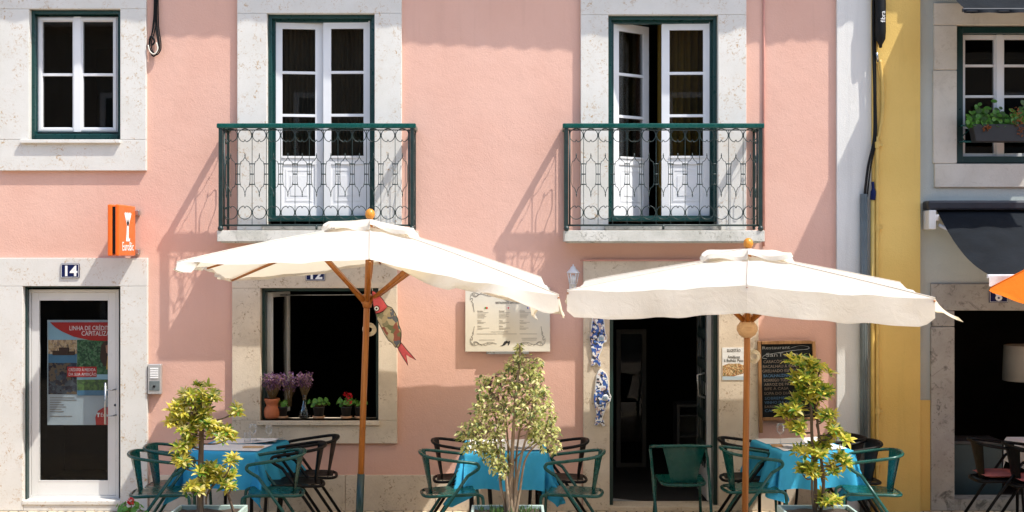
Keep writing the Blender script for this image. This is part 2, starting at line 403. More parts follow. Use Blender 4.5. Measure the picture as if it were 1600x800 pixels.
surround(O_D,-6,232,403,797,'stone',sillp=False); surround(O_W,364,621,400,692,'stone_low'); surround(O_R,911,1184,407,797,'stone_low',sillp=False)
# plinth of limestone slabs
for a,b in ((-420,-8),(234,300),(300,420),(420,540),(540,680),(680,790),(790,909),(1186,1304)):
    MB().box(fx(a)+.002,fx(b)-.002,-.022,.02,0,fz(742)).build('plinth_slab','stone_low',pink,bevel=.003)
# sills and thresholds
m=MB().box(fx(36),fx(191),-.085,.1,fz(224.5),fz(219)); m.build('window_sill','stone',pink,bevel=.004)
m=MB().box(fx(403),fx(594),-.075,.14,fz(663),fz(656)); m.build('window_sill','stone_low',pink,bevel=.004)
m=MB().box(fx(37),fx(191),-.052,.22,.06,fz(781)); m.build('door_step','stone',pink,bevel=.006)
m=MB().box(fx(38.5),fx(189.5),-.04,.2,.001,.059); m.build('step_riser','stone',pink,bevel=.004)
m=MB().box(fx(950),fx(1124),-.06,.24,.002,fz(790)); m.build('door_step','stone_low',pink,bevel=.006)
# upper left casement window
a,b,t,bo=fx(48),fx(189),fz(16),fz(218)
m=MB().frame(a,b,bo,t,.03,.02,.16,bot=.058); 
m.box(a+.03,b-.03,.012,.03,bo+.004,bo+.05)
win=m.build('casement_window','green_frame',pink,bevel=.003)
sa,sb=at(60.5,0,-.13).x,at(185.5,0,-.13).x; st,sbo=at(0,27,-.13).z,at(0,207,-.13).z
mid=(sa+sb)/2; fr=MB()
for x0,x1 in ((sa,mid-.004),(mid+.004,sb)):
    fr.frame(x0,x1,sbo,st,.046,.10,.15); fr.frame(x0+.012,x1-.012,sbo+.012,st-.012,.026,.088,.0995)
    fr.box(x0+.046,x1-.046,.105,.145,(st+sbo)/2-.015,(st+sbo)/2+.012)
fr.box(mid-.035,mid+.035,.082,.0875,sbo,st)
fr.build('sash','white_paint',win,bevel=.003)
MB().box(sa+.044,sb-.044,.124,.128,sbo+.044,st-.044).build('pane','pane',win)
# balcony doors
def leaf_mb(L,Ht,hinge,ang,sx,y):
    """one door leaf, hinge at x=hinge, opening inward by ang; sx=+1 extends to +x"""
    f=MB(); g=MB(); st=.075
    f.box(0,st,-.02,.02,0,Ht); f.box(L-st,L,-.02,.02,0,Ht); f.box(st,L-st,-.0195,.0195,Ht-.075,Ht); f.box(st,L-st,-.0195,.0195,0,.10)
    zb=.55
    f.box(st,L-st,-.0195,.0195,zb-.06,zb+.0)                       # lock rail
    f.box(st,L-st,-.008,.008,.10,zb-.06)                           # panel
    f.frame(st+.03,L-st-.03,.135,zb-.105,.018,-.012,-.0085); f.box(st+.075,L-st-.075,-.012,-.0085,.19,zb-.165)
    f.box(st,L-st,-.03,-.02,zb+.0,zb+.02)
    gh=(Ht-.075-zb)
    for k in (1,2):
        z=zb+gh*(k/3.02); f.box(st,L-st,-.017,.017,z-.013,z+.013)
    g.box(st-.004,L-st+.004,-.003,.003,zb-.004,Ht-.07)
    M=Matrix.Translation((hinge,y,0))@Matrix.Rotation(ang if sx>0 else -ang,4,'Z')@Matrix.Diagonal((sx,1,1,1))
    for q in (f,g):
        q.v=[M@v for v in q.v]
        if sx<0: q.f=[t[::-1] for t in q.f]
    return f,g
def french_door(o,la,ra,ltop=33):
    a,b,t,bo=fx(o[0]),fx(o[1]),fz(o[2]),fz(o[3]-4)
    m=MB().frame(a,b,bo,t,.035,.03,.17,bot=.055); m.frame(a+.012,b-.012,bo+.012,t-.012,.05,.10,.168,bot=.03)
    m.box(a+.036,b-.036,.018,.05,bo+.006,bo+.04)
    d=m.build('balcony_door','green_frame',pink,bevel=.003)
    z0=bo+.058; Ht=t-.045-z0
    L=(b-a-.09)/2; y=.12
    for sx,an,hx in ((1,la,a+.045),(-1,ra,b-.045)):
        f,g=leaf_mb(L-.003,Ht,hx,an,sx,y)
        for q in (f,g): q.v=[v+Vector((0,0,z0)) for v in q.v]
        f.build('door_leaf','white_paint',d,bevel=.003); g.build('pane','pane',d)
    return d
french_door(O_B1,R(7),R(1)); french_door(O_B2,R(38),R(2))
def curtain(x0,x1,z0,z1,y,mat,nf,label,amp=.03,taper=0):
    def fn(u,v):
        x=x0+(x1-x0)*u; z=z0+(z1-z0)*v
        x=x+taper*(1-v)*(u-.0)*-1
        return (x,y+amp*math.sin(u*nf*2*PI+.6*math.sin(v*3))+.012*math.sin(u*nf*5+v*2),z)
    MB().grid(fn,nf*8,10).build('curtain',mat,label=label,cat='curtain')
curtain(fx(424),fx(582),fz(346),fz(26),.33,'curtain_dark',22,'dark finely pleated curtain behind the left balcony door',.018)
curtain(fx(952),fx(1014),fz(346),fz(22),.62,'curtain_gold',5,'olive gold curtain behind the open leaf of the right balcony door',.04,.2)
curtain(fx(1034),fx(1122),fz(346),fz(22),.36,'curtain_gold',8,'olive gold curtain behind the closed leaf of the right balcony door',.03)
# balcony slabs
QB=.364
def slab(xl,xr):
    p0=at(xl,360,QB); p1=at(xr,377.5,QB)
    m=MB().box(p0.x,p1.x,-QB,-.002,p1.z,p0.z); m.box(p0.x+.03,p1.x-.03,-QB+.03,-.003,p1.z-.012,p1.z-.0005)
    m.build('balcony_slab','slab',pink,bevel=.008)
slab(339,650); slab(882,1195)
# threshold under balcony doors
for o in (O_B1,O_B2):
    m=MB().box(fx(o[0]-6),fx(o[1]+4),-.09,.06,fz(359.5),fz(352)); m.build('threshold','stone_old',pink,bevel=.003)
# railings
def railing(xl,xr,n):
    q=QB-.02
    A=at(xl+4,0,q).x; B=at(xr-4,0,q).x
    Z=lambda py: at(0,py,q).z
    rail=thing_part=MB()
    zt=Z(197)
    hw=.026
    rail.box(A-.035,B+.035,-q-hw,-q+hw,zt-.021,zt+.024)
    rail.box(A-.026,A+.026,-q+hw+.0005,0,zt-.0205,zt+.0235); rail.box(B-.026,B+.026,-q+hw+.0005,0,zt-.0205,zt+.0235)
    root=rail.build('balcony_railing','green',pink,bevel=.009)
    posts=MB(); zb=Z(352)
    for X in (A,B):
        pm=MB(); pm.box(X-.017,X+.017,-q-.017,-q+.017,Z(360),zt-.021)
        pm.lathe([(0,-.028),(.02,-.02),(.028,0),(.02,.02),(.0,.028)],(X,-q-.012,Z(357)),12)
        pm.tube([(X+.03*(1 if X==A else -1),-q,zt-.03),(X+.03*(1 if X==A else -1),-q,zb)],.009,6)
        pm.build('post','iron',root)
        wm=MB().box(X-.011,X+.011,-.03,-.008,Z(358),zt-.021); wm.build('wall_post','iron',root)
    sw=MB(); r=.0038
    u=1/(S*D/(D-q))                      # one survey unit in metres at the railing
    def bay(place,p):
        def pth(pts,rr=r,n=4): sw.tube([place(x,z) for x,z in pts],rr,n,cap=False)
        hp=p/2
        rad=hp*.93
        for zc,sgn in ((Z(211.5),1),(Z(332),-1)):
            arc=[]
            for k in range(23):
                a=-PI*.40+ (2*PI-PI*.2)*0
                a=R(-70)+R(320)*k/22
                arc.append((rad*math.cos(a),zc+sgn*rad*math.sin(a)))
            s=arc[0]; e=arc[-1]
            curl1=[(s[0]*.55,s[1]-sgn*.002),(s[0]*.15,s[1]+sgn*.010),(s[0]*.28,s[1]+sgn*.018)]
            curl2=[(-c[0],c[1]) for c in curl1]
            pth(curl1[::-1]+arc+curl2)
        kx=lambda v: v*hp/11.25
        half=[(0,Z(246)),(1.6,Z(248)),(3.2,Z(251)),(6.2,Z(252.5)),(7.2,Z(256)),(8.0,Z(260)),(8.0,Z(284)),(7.2,Z(288)),(6.2,Z(291.5)),(3.4,Z(293)),(1.6,Z(297)),(0,Z(302))]
        for sg in (1,-1): pth([(sg*kx(x),z) for x,z in half])
        sw.tube([place(0,Z(239)),place(0,Z(243)),place(0,Z(247))],[.002,.006,.003],5); sw.tube([place(0,Z(300)),place(0,Z(304)),place(0,Z(308))],[.003,.006,.002],5)
    def bar(place,x):
        sw.tube([place(x,Z(203)),place(x,zb)],r*.95,4,cap=False)
    def clamps(place,x,hp):
        for py in (256,272,288): sw.tube([place(x-hp*.31,Z(py)),place(x+hp*.31,Z(py))],0.0058,5)
    p=(B-A-.05)/n
    for i in range(n+1):
        x=A+.025+p*i
        pf=lambda xx,z: (xx,-q,z)
        if 0<i<n: bar(pf,x); clamps(pf,x,p/2)
        if i<n:
            xc=x+p/2; bay(lambda xx,z,xc=xc:(xc+xx,-q,z),p)
    for X in (A,B):
        ps=(q-.03)/2.5
        for i in range(2):
            yc=-q+.03+ps*(i+.5)+ps*.1
            bay(lambda xx,z,yc=yc,X=X:(X,yc+xx,z),ps)
            bar(lambda xx,z,yc=yc,X=X:(X,yc+xx,z),ps/2)
    sw.tube([(A,-.01,zb),(A,-q,zb),(B,-q,zb),(B,-.01,zb)],.009,6)
    sw.tube([(A,-.01,zt-.036),(A,-q,zt-.036),(B,-q,zt-.036),(B,-.01,zt-.036)],.006,6)
    # short central stay down to the slab
    xm=(A+B)/2; sw.tube([(xm,-q,zb),(xm,-q+.0,Z(358.5))],.011,6)
    sw.build('scrollwork','iron',root)
railing(341,648,13); railing(881,1192,13)
# corner pilaster, white
m=MB().box(fx(1306),fx(1360),-.042,.5,0,5.85); m.build('corner_pilaster','white_wall',pink,bevel=.004)
# roof with overhanging tiled eave
def roof(x0,x1,parent,dz=0):
    m=MB(); per=.232; n=int((x1-x0)/per)
    def edgez(x):
        p=x*S+800
        t=max(0,min(1,(p-520)/660)); z=5.90-.17*t
        if p>1215: z+=.10*min(1,(p-1215)/60)
        return z
    nu=n*8
    def fn(u,v):
        x=x0+(x1-x0)*u; ph=(x-x0)/per*2*PI
        yy=-.455+4.2*v
        return (x,yy,dz+edgez(x)+.016*max(-.55,math.sin(ph))+4.2*v*.42)
    m.grid(fn,nu,8)
    m.grid(lambda u,v:(x0+(x1-x0)*u,-.43+.43*v,dz+edgez(x0+(x1-x0)*u)-.035),nu//4,1,1)
    m.grid(lambda u,v:(x0+(x1-x0)*u,-.43,dz+edgez(x0+(x1-x0)*u)-.035+.03*v),nu//4,1,1)
    m.build('roof',['roof_tile','white_wall'],parent)
roof(XP0,fx(1359),pink)
# bank door (14)
d=.13
a,b=fx(38.5),fx(190); t,bo=fz(447.5),fz(781)
m=MB().frame(a,b,bo,t,.012,.02,.19,bot=0)
door=m.build('glazed_door_frame','green_dark',pink,bevel=.002)
p0=at(46,452,-d); p1=at(188,778,-d)
f=MB().frame(p0.x,p1.x,p1.z,p0.z,.030,.085,.16); f.frame(p0.x+.034,p1.x-.034,p1.z+.032,p0.z-.032,.066,.095,.15,bot=.135)
f.frame(p0.x+.096,p1.x-.096,p1.z+.163,p0.z-.094,.012,.092,.098)
f.build('door_leaf','pvc',door,bevel=.003)
MB().box(p0.x+.098,p1.x-.098,.118,.124,p1.z+.165,p0.z-.098).build('pane','pane_door',door)
q0=at(164.5,598,-.02); q1=at(164.5,663,-.02)
hm=MB().tube([(q0.x,.02,q0.z),(q1.x,.02,q1.z)],.0105,10)
for z in (q0.z-.07,q1.z+.08): hm.tube([(q0.x,.02,z),(q0.x+.07,.03,z),(q0.x+.085,.094,z)],.007,8)
hm.build('handle','steel',door)
pk=at(180,633,-.09); MB().lathe([(.012,0),(.012,-.006),(0,-.006)],(pk.x,.094,pk.z),12,axis='y').build('keyhole','black',door)
# restaurant door opening frame and inward-open grilled leaf
a,b,t,bo=fx(952.5),fx(1121.5),fz(447.5),fz(790)
m=MB().frame(a,b,bo,t,.035,.03,.19,bot=0); rd=m.build('restaurant_door_frame','green_dark',pink,bevel=.003)
x=fx(1113); f=MB()
y0,y1=.2,.92; z0,z1=bo+.01,t-.04
f.box(x-.02,x+.02,y0,y0+.09,z0,z1); f.box(x-.02,x+.02,y1-.09,y1,z0,z1); f.box(x-.0195,x+.0195,y0+.09,y1-.09,z1-.1,z1); f.box(x-.0195,x+.0195,y0+.09,y1-.09,z0,z0+.3); f.box(x-.0195,x+.0195,y0+.09,y1-.09,z0+1.0,z0+1.1)
f.build('door_leaf','pvc',rd,bevel=.003)
g=MB()
for k in range(5):
    yy=y0+.13+k*.11; g.tube([(x-.028,yy,z0+.3),(x-.028,yy,z1-.1)],.006,5)
    for zz in (z0+.5,z0+.8,z0+1.3,z0+1.6): g.tube([(x-.028,yy+.04*math.cos(q),zz+.06*math.sin(q)) for q in [i*PI/5 for i in range(10)]],.005,4,closed=True)
g.build('grille','iron',rd)
MB().tube([(x-.025,.3,z0+.98),(x-.09,.3,z0+1.0),(x-.1,.3,z0+1.2),(x-.03,.3,z0+1.22)],.011,8).build('handle','steel',rd)
# window 12: frame, open white casement at left
a,b,t,bo=fx(408.5),fx(591.5),fz(450.5),fz(656)
m=MB().frame(a,b,bo,t,.028,.04,.19,bot=0); w12=m.build('open_window_frame','green_dark',pink,bevel=.003)
f=MB(); ang=R(76); L=.46; Ht=t-bo-.06
f.frame(0,L,0,Ht,.05,-.02,.02); f.box(.02,.04,-.026,-.02,.02,Ht-.02)
M=Matrix.Translation((a+.045,.15,bo+.02))@Matrix.Rotation(ang,4,'Z'); f.v=[M@v for v in f.v]
f.build('sash','pvc',w12,bevel=.003)
g=MB().box(.046,L-.046,-.003,.003,.046,Ht-.046); g.v=[M@v for v in g.v]; g.build('pane','pane',w12)
MB().tube([(a+.14,.2,t-.07),(b-.03,.2,t-.065)],.007,6).build('curtain_rod','steel',w12)

# ------------------------------------------------------------------ yellow and grey houses
yel=thing('yellow_house','narrow yellow house front squeezed between pink and grey houses','building',(fx(1398),.2,0))
MB().box(fx(1360)+.001,fx(1434.5),-.075,5,0,5.97).build('wall','yellow',yel,bevel=.004)
roof(fx(1359.5),fx(1436),yel,.03)
gr=thing('grey_house','grey blue house at right with worn stone doorway and two dark awnings','building',(fx(1700),.2,0))
OGW=(1494,1640,40,256); OGD=(1490,1760,485,782)
GX1=fx(2100)
w=wallmb(fx(1434.5)+.001,GX1,0,6.0,[hole(*OGW),hole(*OGD)],0,.26)
w.add([(GX1,0,0),(GX1,6,0),(GX1,6,6.0),(GX1,0,6.0)],[(0,1,2,3)])
w.box(fx(1434.5)+.002,GX1-.002,3.6,6,.0,5.99); w.add([(fx(1434.5),.001,6.0),(GX1,.001,6.0),(GX1,6,6.0),(fx(1434.5),6,6.0)],[(0,1,2,3)])
w.build('wall','greyblue',gr)
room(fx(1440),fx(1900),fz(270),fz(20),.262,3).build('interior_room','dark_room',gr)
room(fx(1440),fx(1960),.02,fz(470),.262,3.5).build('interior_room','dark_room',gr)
m=MB(); pr=-.03
a,b,t,bo=fx(1494),fx(1640),fz(40),fz(256)
m.box(fx(1458),fx(1676),pr,.2,t,fz(5)); m.box(fx(1458),a,pr,.2,fz(110)+.002,t-.002); m.box(fx(1457),a,pr+.003,.2,bo+.002,fz(110)-.002); m.box(b,fx(1676),pr,.2,bo+.002,t-.002); m.box(fx(1459),fx(1676),pr,.2,fz(293),bo)
m.build('stone_surround','stone_worn',gr,bevel=.008)
m=MB(); a,b,t=fx(1490),fx(1760),fz(485)
m.box(fx(1453),fx(1800),pr,.2,t,fz(443)); m.box(fx(1454),a,pr,.2,fz(510)+.002,t-.002); m.box(fx(1453),a,pr-.003,.2,.002,fz(510)-.002); m.box(b,fx(1800),pr,.2,.002,t-.002)
m.build('stone_surround','stone_old',gr,bevel=.008)
MB().box(a,b,-.02,.24,.002,fz(780)).build('door_step','stone_old',gr,bevel=.006)
MB().box(fx(1435),fx(1452.5),-.02,.01,0,fz(625)).build('plinth','yellow',gr)
a,b,t,bo=fx(1496),fx(1638),fz(41.5),fz(254)
m=MB().frame(a,b,bo,t,.06,.02,.16); gw=m.build('casement_window','green_dark',gr,bevel=.003)
f=MB(); sa,sb,sbo,st=a+.062,b-.062,bo+.05,t-.062; mid=(sa+sb)/2
sp=at(1502,0,-.12).x
for x0,x1 in ((sa,mid-.004),(mid+.004,sb)):
    f.frame(x0,x1,sbo,st,.045,.1,.15)
    for k in (1,2,3): z=sbo+(st-sbo)*k/4; f.box(x0+.045,x1-.045,.105,.145,z-.012,z+.012)
f.box(mid-.03,mid+.03,.084,.0995,sbo,st); f.build('sash','white_paint',gw,bevel=.003)
MB().box(sa+.043,sb-.043,.124,.128,sbo+.043,st-.043).build('pane','pane',gw)
g=MB()
for z in (fz(197),fz(222)): g.tube([(a+.03,-.05,z),(b-.03,-.05,z)],.009,6)
for k in range(9):
    xx=a+.06+k*.1; g.tube(smooth([(xx,-.05,fz(197)),(xx+.03,-.05,fz(204)),(xx-.03,-.05,fz(214)),(xx,-.05,fz(222))],4),.005,4)
for xx in (a+.03,b-.03):
    for z in (fz(197),fz(222)): g.tube([(xx,-.05,z),(xx,.03,z)],.009,6)
g.build('flower_guard','green',gw)
roof(fx(1436.5),GX1,gr,.06)
# awnings
def awning(pxl,pxr,py_w,q,zf,label,val,m_case,sag,mv='white_cloth'):
    X0,X1=fx(pxl),fx(pxr); zw=fz(py_w)
    root=thing('awning',label,'awning',((X0+X1)/2,0,zw))
    c=MB().box(X0-.02,X1+.02,-.19,-.004,zw-.02,zw+.07); c.build('case',m_case,root,bevel=.02)
    def fn(u,v):
        yy=-.12-(q-.12)*v; z=zw-.02+(zf-zw+.02)*v-sag*math.sin(PI*v)*(1+.5*math.cos(u*PI*2)**8)
        return (X0+.08+(X1-X0-.16)*u,yy,z+.012*math.sin(u*9+v*3)*math.sin(PI*v))
    MB().grid(fn,24,16).build('canopy','awning',root)
    MB().grid(lambda u,v:(X0+.06+(X1-X0-.12)*u,-q-.015+.02*math.sin(u*40)*v,zf-.002-val*v),60,4).build('valance',mv,root)
    MB().box(X0+.05,X1-.05,-q-.012,-q+.02,zf-.02,zf+.012).build('front_bar','white_paint' if mv=='white_cloth' else 'navy_cloth_case',root,bevel=.006)
    a2=MB()
    a2.box(X0-.02,X0+.05,-.21,-.003,zw-.2,zw-.021); a2.lathe([(0,-.03),(.045,-.03),(.045,.03),(0,.03)],(X0+.05,-.16,zw-.09),14)
    a2.build('bracket','pvc',root,bevel=.008)
    for X,s_ in ((X0+.085,1),(X1-.085,-1)): MB().tube([(X,-.18,zw-.16),(X+s_*.5,-q*.55,(zw+zf)/2-sag-.12),(X+s_*.03,-q+.02,zf-.015)],.018,8).build('arm','white_paint',root)
awning(1444,1900,326,1.55,H-31/S*(D-1.55)/D,'lower dark navy awning with white scalloped edge above the doorway',.085,'navy_cloth_case',.075)
awning(1440,1755,-62,1.0,H+385/S*(D-1.0)/D,'upper dark awning jutting over the grey house window',.03,'white_paint',.05,'awning')
# interior of right-hand shop
a_,b_=at(1488,694,-.55),at(1566,778,-.55); ct=thing('low_counter','dark teal low counter just inside the right doorway','counter',((a_.x+b_.x)/2,.7,.02))
MB().box(a_.x,b_.x,.55,.95,.021,a_.z).build('panel','teal_panel',ct,bevel=.006); MB().box(a_.x-.02,b_.x+.02,.53,.97,a_.z+.001,a_.z+.03).build('top','room_item',ct,bevel=.004)
ls=thing('drum_lamp','pale drum lamp shade hanging inside the dark right doorway','lamp',at(1606,595,-1.0))
p=at(1606,567,-1.0); r0=.25
MB().lathe([(r0*.94,.18),(r0,-.18),(r0*.98,-.18),(r0*.92,.18)],p,32).build('lamp_shade','lamp_shade',ls)
MB().tube([p,(p.x,p.y,fz(472))],.006,6).build('cord','black',ls)

# ------------------------------------------------------------------ chair
def make_chair(mat,name='metal_chair'):
    t=thing(name,'x','chair')
    loop=[]
    hw=.255; zb,zf=.765,.705
    pts=[(.135,-hw+.005,zf),(-.05,-hw,.73),(-.19,-hw+.02,.75),(-.262,-hw+.10,.762),(-.285,0,zb+.003),(-.262,hw-.10,.762),(-.19,hw-.02,.75),(-.05,hw,.73),(.135,hw-.005,zf)]
    full=[(.09,-hw+.004,.60),(.175,-hw+.005,.655),(.175,-hw+.005,.69)]+pts+[(.175,hw-.005,.69),(.175,hw-.005,.655),(.09,hw-.004,.60)]
    MB().tube(smooth(full,6),.0135,8).build('arm_rail',mat,t,local=True)
    for s in (-1,1):
        MB().tube([(.091,s*(hw-.004),.601),(-.10,s*.245,.33),(-.315,s*.235,.006)],.0135,8).build('leg',mat,t,local=True)
        MB().tube(smooth([(.17,s*.195,.437),(.205,s*.197,.425),(.222,s*.2,.39),(.235,s*.205,.2),(.255,s*.215,.006)],5),.0135,8).build('leg',mat,t,local=True)
    # seat with its tubular rim, protruding behind the back
    rim=[(.17,-.195,.437),(-.12,-.19,.43),(-.225,-.17,.425),(-.262,-.09,.424),(-.265,.09,.424),(-.225,.17,.425),(-.12,.19,.43),(.17,.195,.437)]
    m=MB().tube(smooth(rim,5),.0135,8); m.tube([(.17,-.195,.437),(.17,.195,.437)],.0125,8)
    def seat(u,v):
        x=-.24+.41*u; hwid=.185*(1-.12*max(0,.35-u)/.35); y=(v*2-1)*hwid
        return (x,y,.437+.008*u-.014*math.sin(PI*u)*math.sin(PI*v)+(.004))
    m.grid(seat,10,10); m.build('seat',mat,t,local=True)
    def back(u,v):      # v 0 at seat, 1 at rail
        wd=.105+.075*v+.012*v*v; y=(u*2-1)*wd
        x=-.205-.072*v+.045*(abs(u*2-1)**2)*(.3+.7*v)
        return (x,y,.425+.345*v)
    b=MB(); b.grid(back,12,10)
    b.grid(lambda u,v:Vector(back(u,v))+Vector((.006,0,0)),12,10,flip=True)
    b.build('backrest',mat,t,local=True)
    return t
cg=make_chair('green'); cb=make_chair('black_chair')
used=set()
def chair(px,q,rz,label,group,proto='g',dx=0):
    """px,q: survey position of the middle of the back rail"""
    k=(D-q)/D/S; X=(px-800)*k; ang=R(rz)
    loc=(X+.28*math.cos(ang),-q+.28*math.sin(ang),.002)
    p=cg if proto=='g' else cb
    if proto not in used:
        used.add(proto); p.location=loc; p.rotation_euler=(0,0,ang); p['label']=label; p['group']=group; return p
    return dup(p,loc,ang,label,group)
GC='metal chairs around the terrace tables'
chair(203,1.52,8,'green metal chair nearest the bank door at the left table',GC)
chair(229,1.12,2,'green metal chair second from the bank door, behind the nearest one',GC)
chair(476,1.45,187,'bright green metal chair at the right side of the left table',GC)
chair(508,.98,190,'dark metal chair behind the green one, right of the left table',GC,'b')
chair(528,.55,186,'dark metal chair against the wall under the flower window sill',GC,'b')
chair(657,1.50,8,'green metal chair at the left side of the middle table',GC)
chair(676,.78,3,'dark metal chair by the wall, left of the middle table',GC,'b')
chair(943,1.50,172,'green metal chair at the right side of the middle table',GC)
chair(918,.78,178,'dark metal chair by the wall, right of the middle table',GC,'b')
chair(1070,1.12,90,'green metal chair standing in front of the restaurant doorway with its back outward',GC)
chair(1128,1.30,2,'green metal chair at the left side of the right table',GC)
chair(1124,.70,-6,'dark metal chair behind the green one, left of the right table',GC,'b')
chair(1407,1.45,176,'green metal chair right of the right table before the yellow wall',GC)
chair(1372,.85,183,'dark metal chair right of the right table, beside the yellow pipes',GC,'b')
chair(1340,.45,200,'dark metal chair at the back of the right table by the grey conduit',GC,'b')
GR='chairs with cushions at the right doorway'
c1=chair(1517,.75,-4,'dark chair with pink cushion at the right doorway, left of the pair',GR,'b')
c2=chair(1572,1.0,-2,'dark chair with pink cushion at the right doorway, nearest the frame edge',GR,'b')
for c_,lb in ((c1,'worn pink cushion on the left chair at the right doorway'),(c2,'worn pink cushion on the chair nearest the right frame edge')):
    L=c_.location; m=MB(); n=12
    def cf(u,v,sg,L=L):
        x=(u-.5)*.37; y=(v-.5)*.35; e=(1-abs(2*u-1)**4)*(1-abs(2*v-1)**4)
        return (L.x-.03+x,L.y+y,.478+sg*.024*e**.5)
    m.grid(lambda u,v:cf(u,v,1),n,n); m.grid(lambda u,v:cf(u,v,-1),n,n,flip=True)
    m.build('seat_cushion','cushion',label=lb,cat='cushion',group='pink seat cushions')

# ------------------------------------------------------------------ tables and cloths
def table(fl,W,Dp,rz,label,clabel,over,ph):
    """fl: front-left corner of the top (x,y)"""
    ang=R(rz); ex=Vector((math.cos(ang),math.sin(ang),0)); ey=Vector((-math.sin(ang),math.cos(ang),0))
    o=Vector((fl[0],fl[1],0)); zt=.735
    cen=o+ex*W/2+ey*Dp/2
    t=thing('cafe_table',label,'table',(cen.x,cen.y,.001),0,'cafe tables on the terrace')
    def tr(m): m.v=[o+ex*v.x+ey*v.y+Vector((0,0,v.z)) for v in m.v]; return m
    tr(MB().box(.006,W-.006,.006,Dp-.006,zt-.03,zt-.004)).build('tabletop','white_paint',t,bevel=.006)
    for sx in (.05,W-.05):
        for sy in (.05,Dp-.05):
            tr(MB().tube([(sx,sy,zt-.031),(sx,sy,.003)],.016,8)).build('leg','black_chair',t)
    m=MB(); NU,NV=64,64
    ov=over
    def cf(u,v):
        U=-ov+(W+2*ov)*u; V=-ov+(Dp+2*ov)*v
        px=min(max(U,0),W); py=min(max(V,0),Dp); e=Vector((U-px,V-py,0)); d=e.length
        if d<1e-6: return o+ex*px+ey*py+Vector((0,0,zt+.001+.0015*math.sin(9*U+4*V)))
        dr=e/d; r=.018
        # soft bend over the edge then a hanging skirt with folds
        s=d; 
        if s<r*PI/2: h=r*math.sin(s/r); dz=r*(1-math.cos(s/r))
        else: h=r; dz=r+(s-r*PI/2)
        hang=max(0,s-r*1.57)
        al=(U if abs(e.y)>abs(e.x) else V)
        an=math.atan2(dr.y,dr.x)
        corner=(abs(dr.x)*abs(dr.y))*2
        wv=.16*hang*math.sin(al*17+ph)*(1-corner)+.07*hang*math.sin(al*31+2*ph)
        wv+=corner*hang*.42*math.cos(an*8+ph*.6)+.09*hang+.02*math.sin(al*7+ph*2)*min(1,hang*6)
        side=.10*hang*math.sin(al*11+ph*1.7)
        P=Vector((px,py,0))+dr*(h+wv)+Vector((-dr.y,dr.x,0))*side
        return o+ex*P.x+ey*P.y+Vector((0,0,zt+.001-dz*.985))
    m.grid(cf,NU,NV); m.build('tablecloth','blue_cloth',label=clabel,cat='tablecloth',group='turquoise tablecloths')
    return (o,ex,ey,zt)
T1=table((-2.80,-1.17),.62,.80,-10,'left terrace table under turquoise cloth','turquoise cloth draped over the left table behind the yellow schefflera',.335,.6)
T2=table((-.40,-1.25),.69,.76,1,'middle terrace table under turquoise cloth','turquoise cloth draped over the middle table behind the bushy ficus',.335,2.0)
T3=table((2.30,-1.25),.64,.78,8,'right terrace table under turquoise cloth','turquoise cloth draped over the right table behind the tall schefflera',.33,3.4)
def on(T,u,v,z=0): o,ex,ey,zt=T; return o+ex*u+ey*v+Vector((0,0,zt+.004+z))
def sheet(T,u0,u1,v0,v1,name,label,cat,mat='paper',curl=.015,ph=0,group=None):
    def fn(a,b):
        e=max(abs(2*a-1),abs(2*b-1)); return on(T,u0+(u1-u0)*a,v0+(v1-v0)*b,.003+curl*(a**3)*(.5+.5*math.sin(3*b+ph))+.004*math.sin(7*a+ph)**2*math.sin(5*b)**2)
    MB().grid(fn,14,14).build(name,mat,label=label,cat=cat,group=group)
sheet(T1,.04,.64,.02,.40,'paper_cover','white paper cover along the front of the left table','paper',curl=.008)
sheet(T1,.05,.65,.43,.79,'paper_cover','white paper cover curling up at the back of the left table','paper',curl=.045,ph=1)
sheet(T2,.03,.66,.03,.72,'paper_cover','white paper cover on the middle table behind the ficus','paper',curl=.01,ph=2)
sheet(T3,.02,.60,.45,.77,'paper_cover','cream paper cover at the back of the right table','paper',curl=.02,ph=.4)
sheet(T3,.03,.60,.02,.40,'paper_cover','white paper cover on the front of the right table','paper',curl=.01,ph=1.4)
def napkin(T,u,v,label,rz=0):
    m=MB(); c=on(T,u,v,.008)
    for k in range(3): m.grid(lambda a,b,k=k:(c.x+(a-.5)*.19-.006*k,c.y+(b-.5)*.11,c.z+.010*k+.010*math.sin(PI*a)*math.sin(PI*b)+.004*math.sin(9*a)),8,6)
    m.build('folded_napkin','white_cloth',label=label,cat='napkin',group='white folded napkins')
napkin(T3,.18,.16,'white folded napkin at the front edge of the right table'); napkin(T2,.5,.14,'white folded napkin on the middle table, right of the stems'); napkin(T1,.5,.58,'white folded napkin at the back of the left table')
def glass(p,label,stem=True,s=1.0):
    prof=[(.0,0),(.034,0),(.034,.003),(.006,.006),(.004,.08),(.012,.088),(.032,.11),(.038,.14),(.033,.185),(.031,.185),(.036,.14),(.030,.112),(.0,.092)] if stem else [(0,0),(.03,0),(.036,.1),(.034,.1),(.028,.006),(0,.006)]
    MB().lathe([(r*s,z*s) for r,z in prof],p,20).build('drinking_glass','clear_glass',label=label,cat='glass',group='drinking glasses on the tables')
glass(on(T1,.44,.42),'stemmed wine glass at the left table, left of the bread tray'); glass(on(T1,.36,.5),'short tumbler on the left table beside the wine glass',False)
glass(on(T1,.56,.5),'stemmed wine glass right of the tumbler at the left table',True,.9)
glass(on(T3,.14,.42),'stemmed wine glass on the right table by the schefflera leaves'); glass(on(T2,.28,.4),'stemmed wine glass on the middle table among the ficus stems')
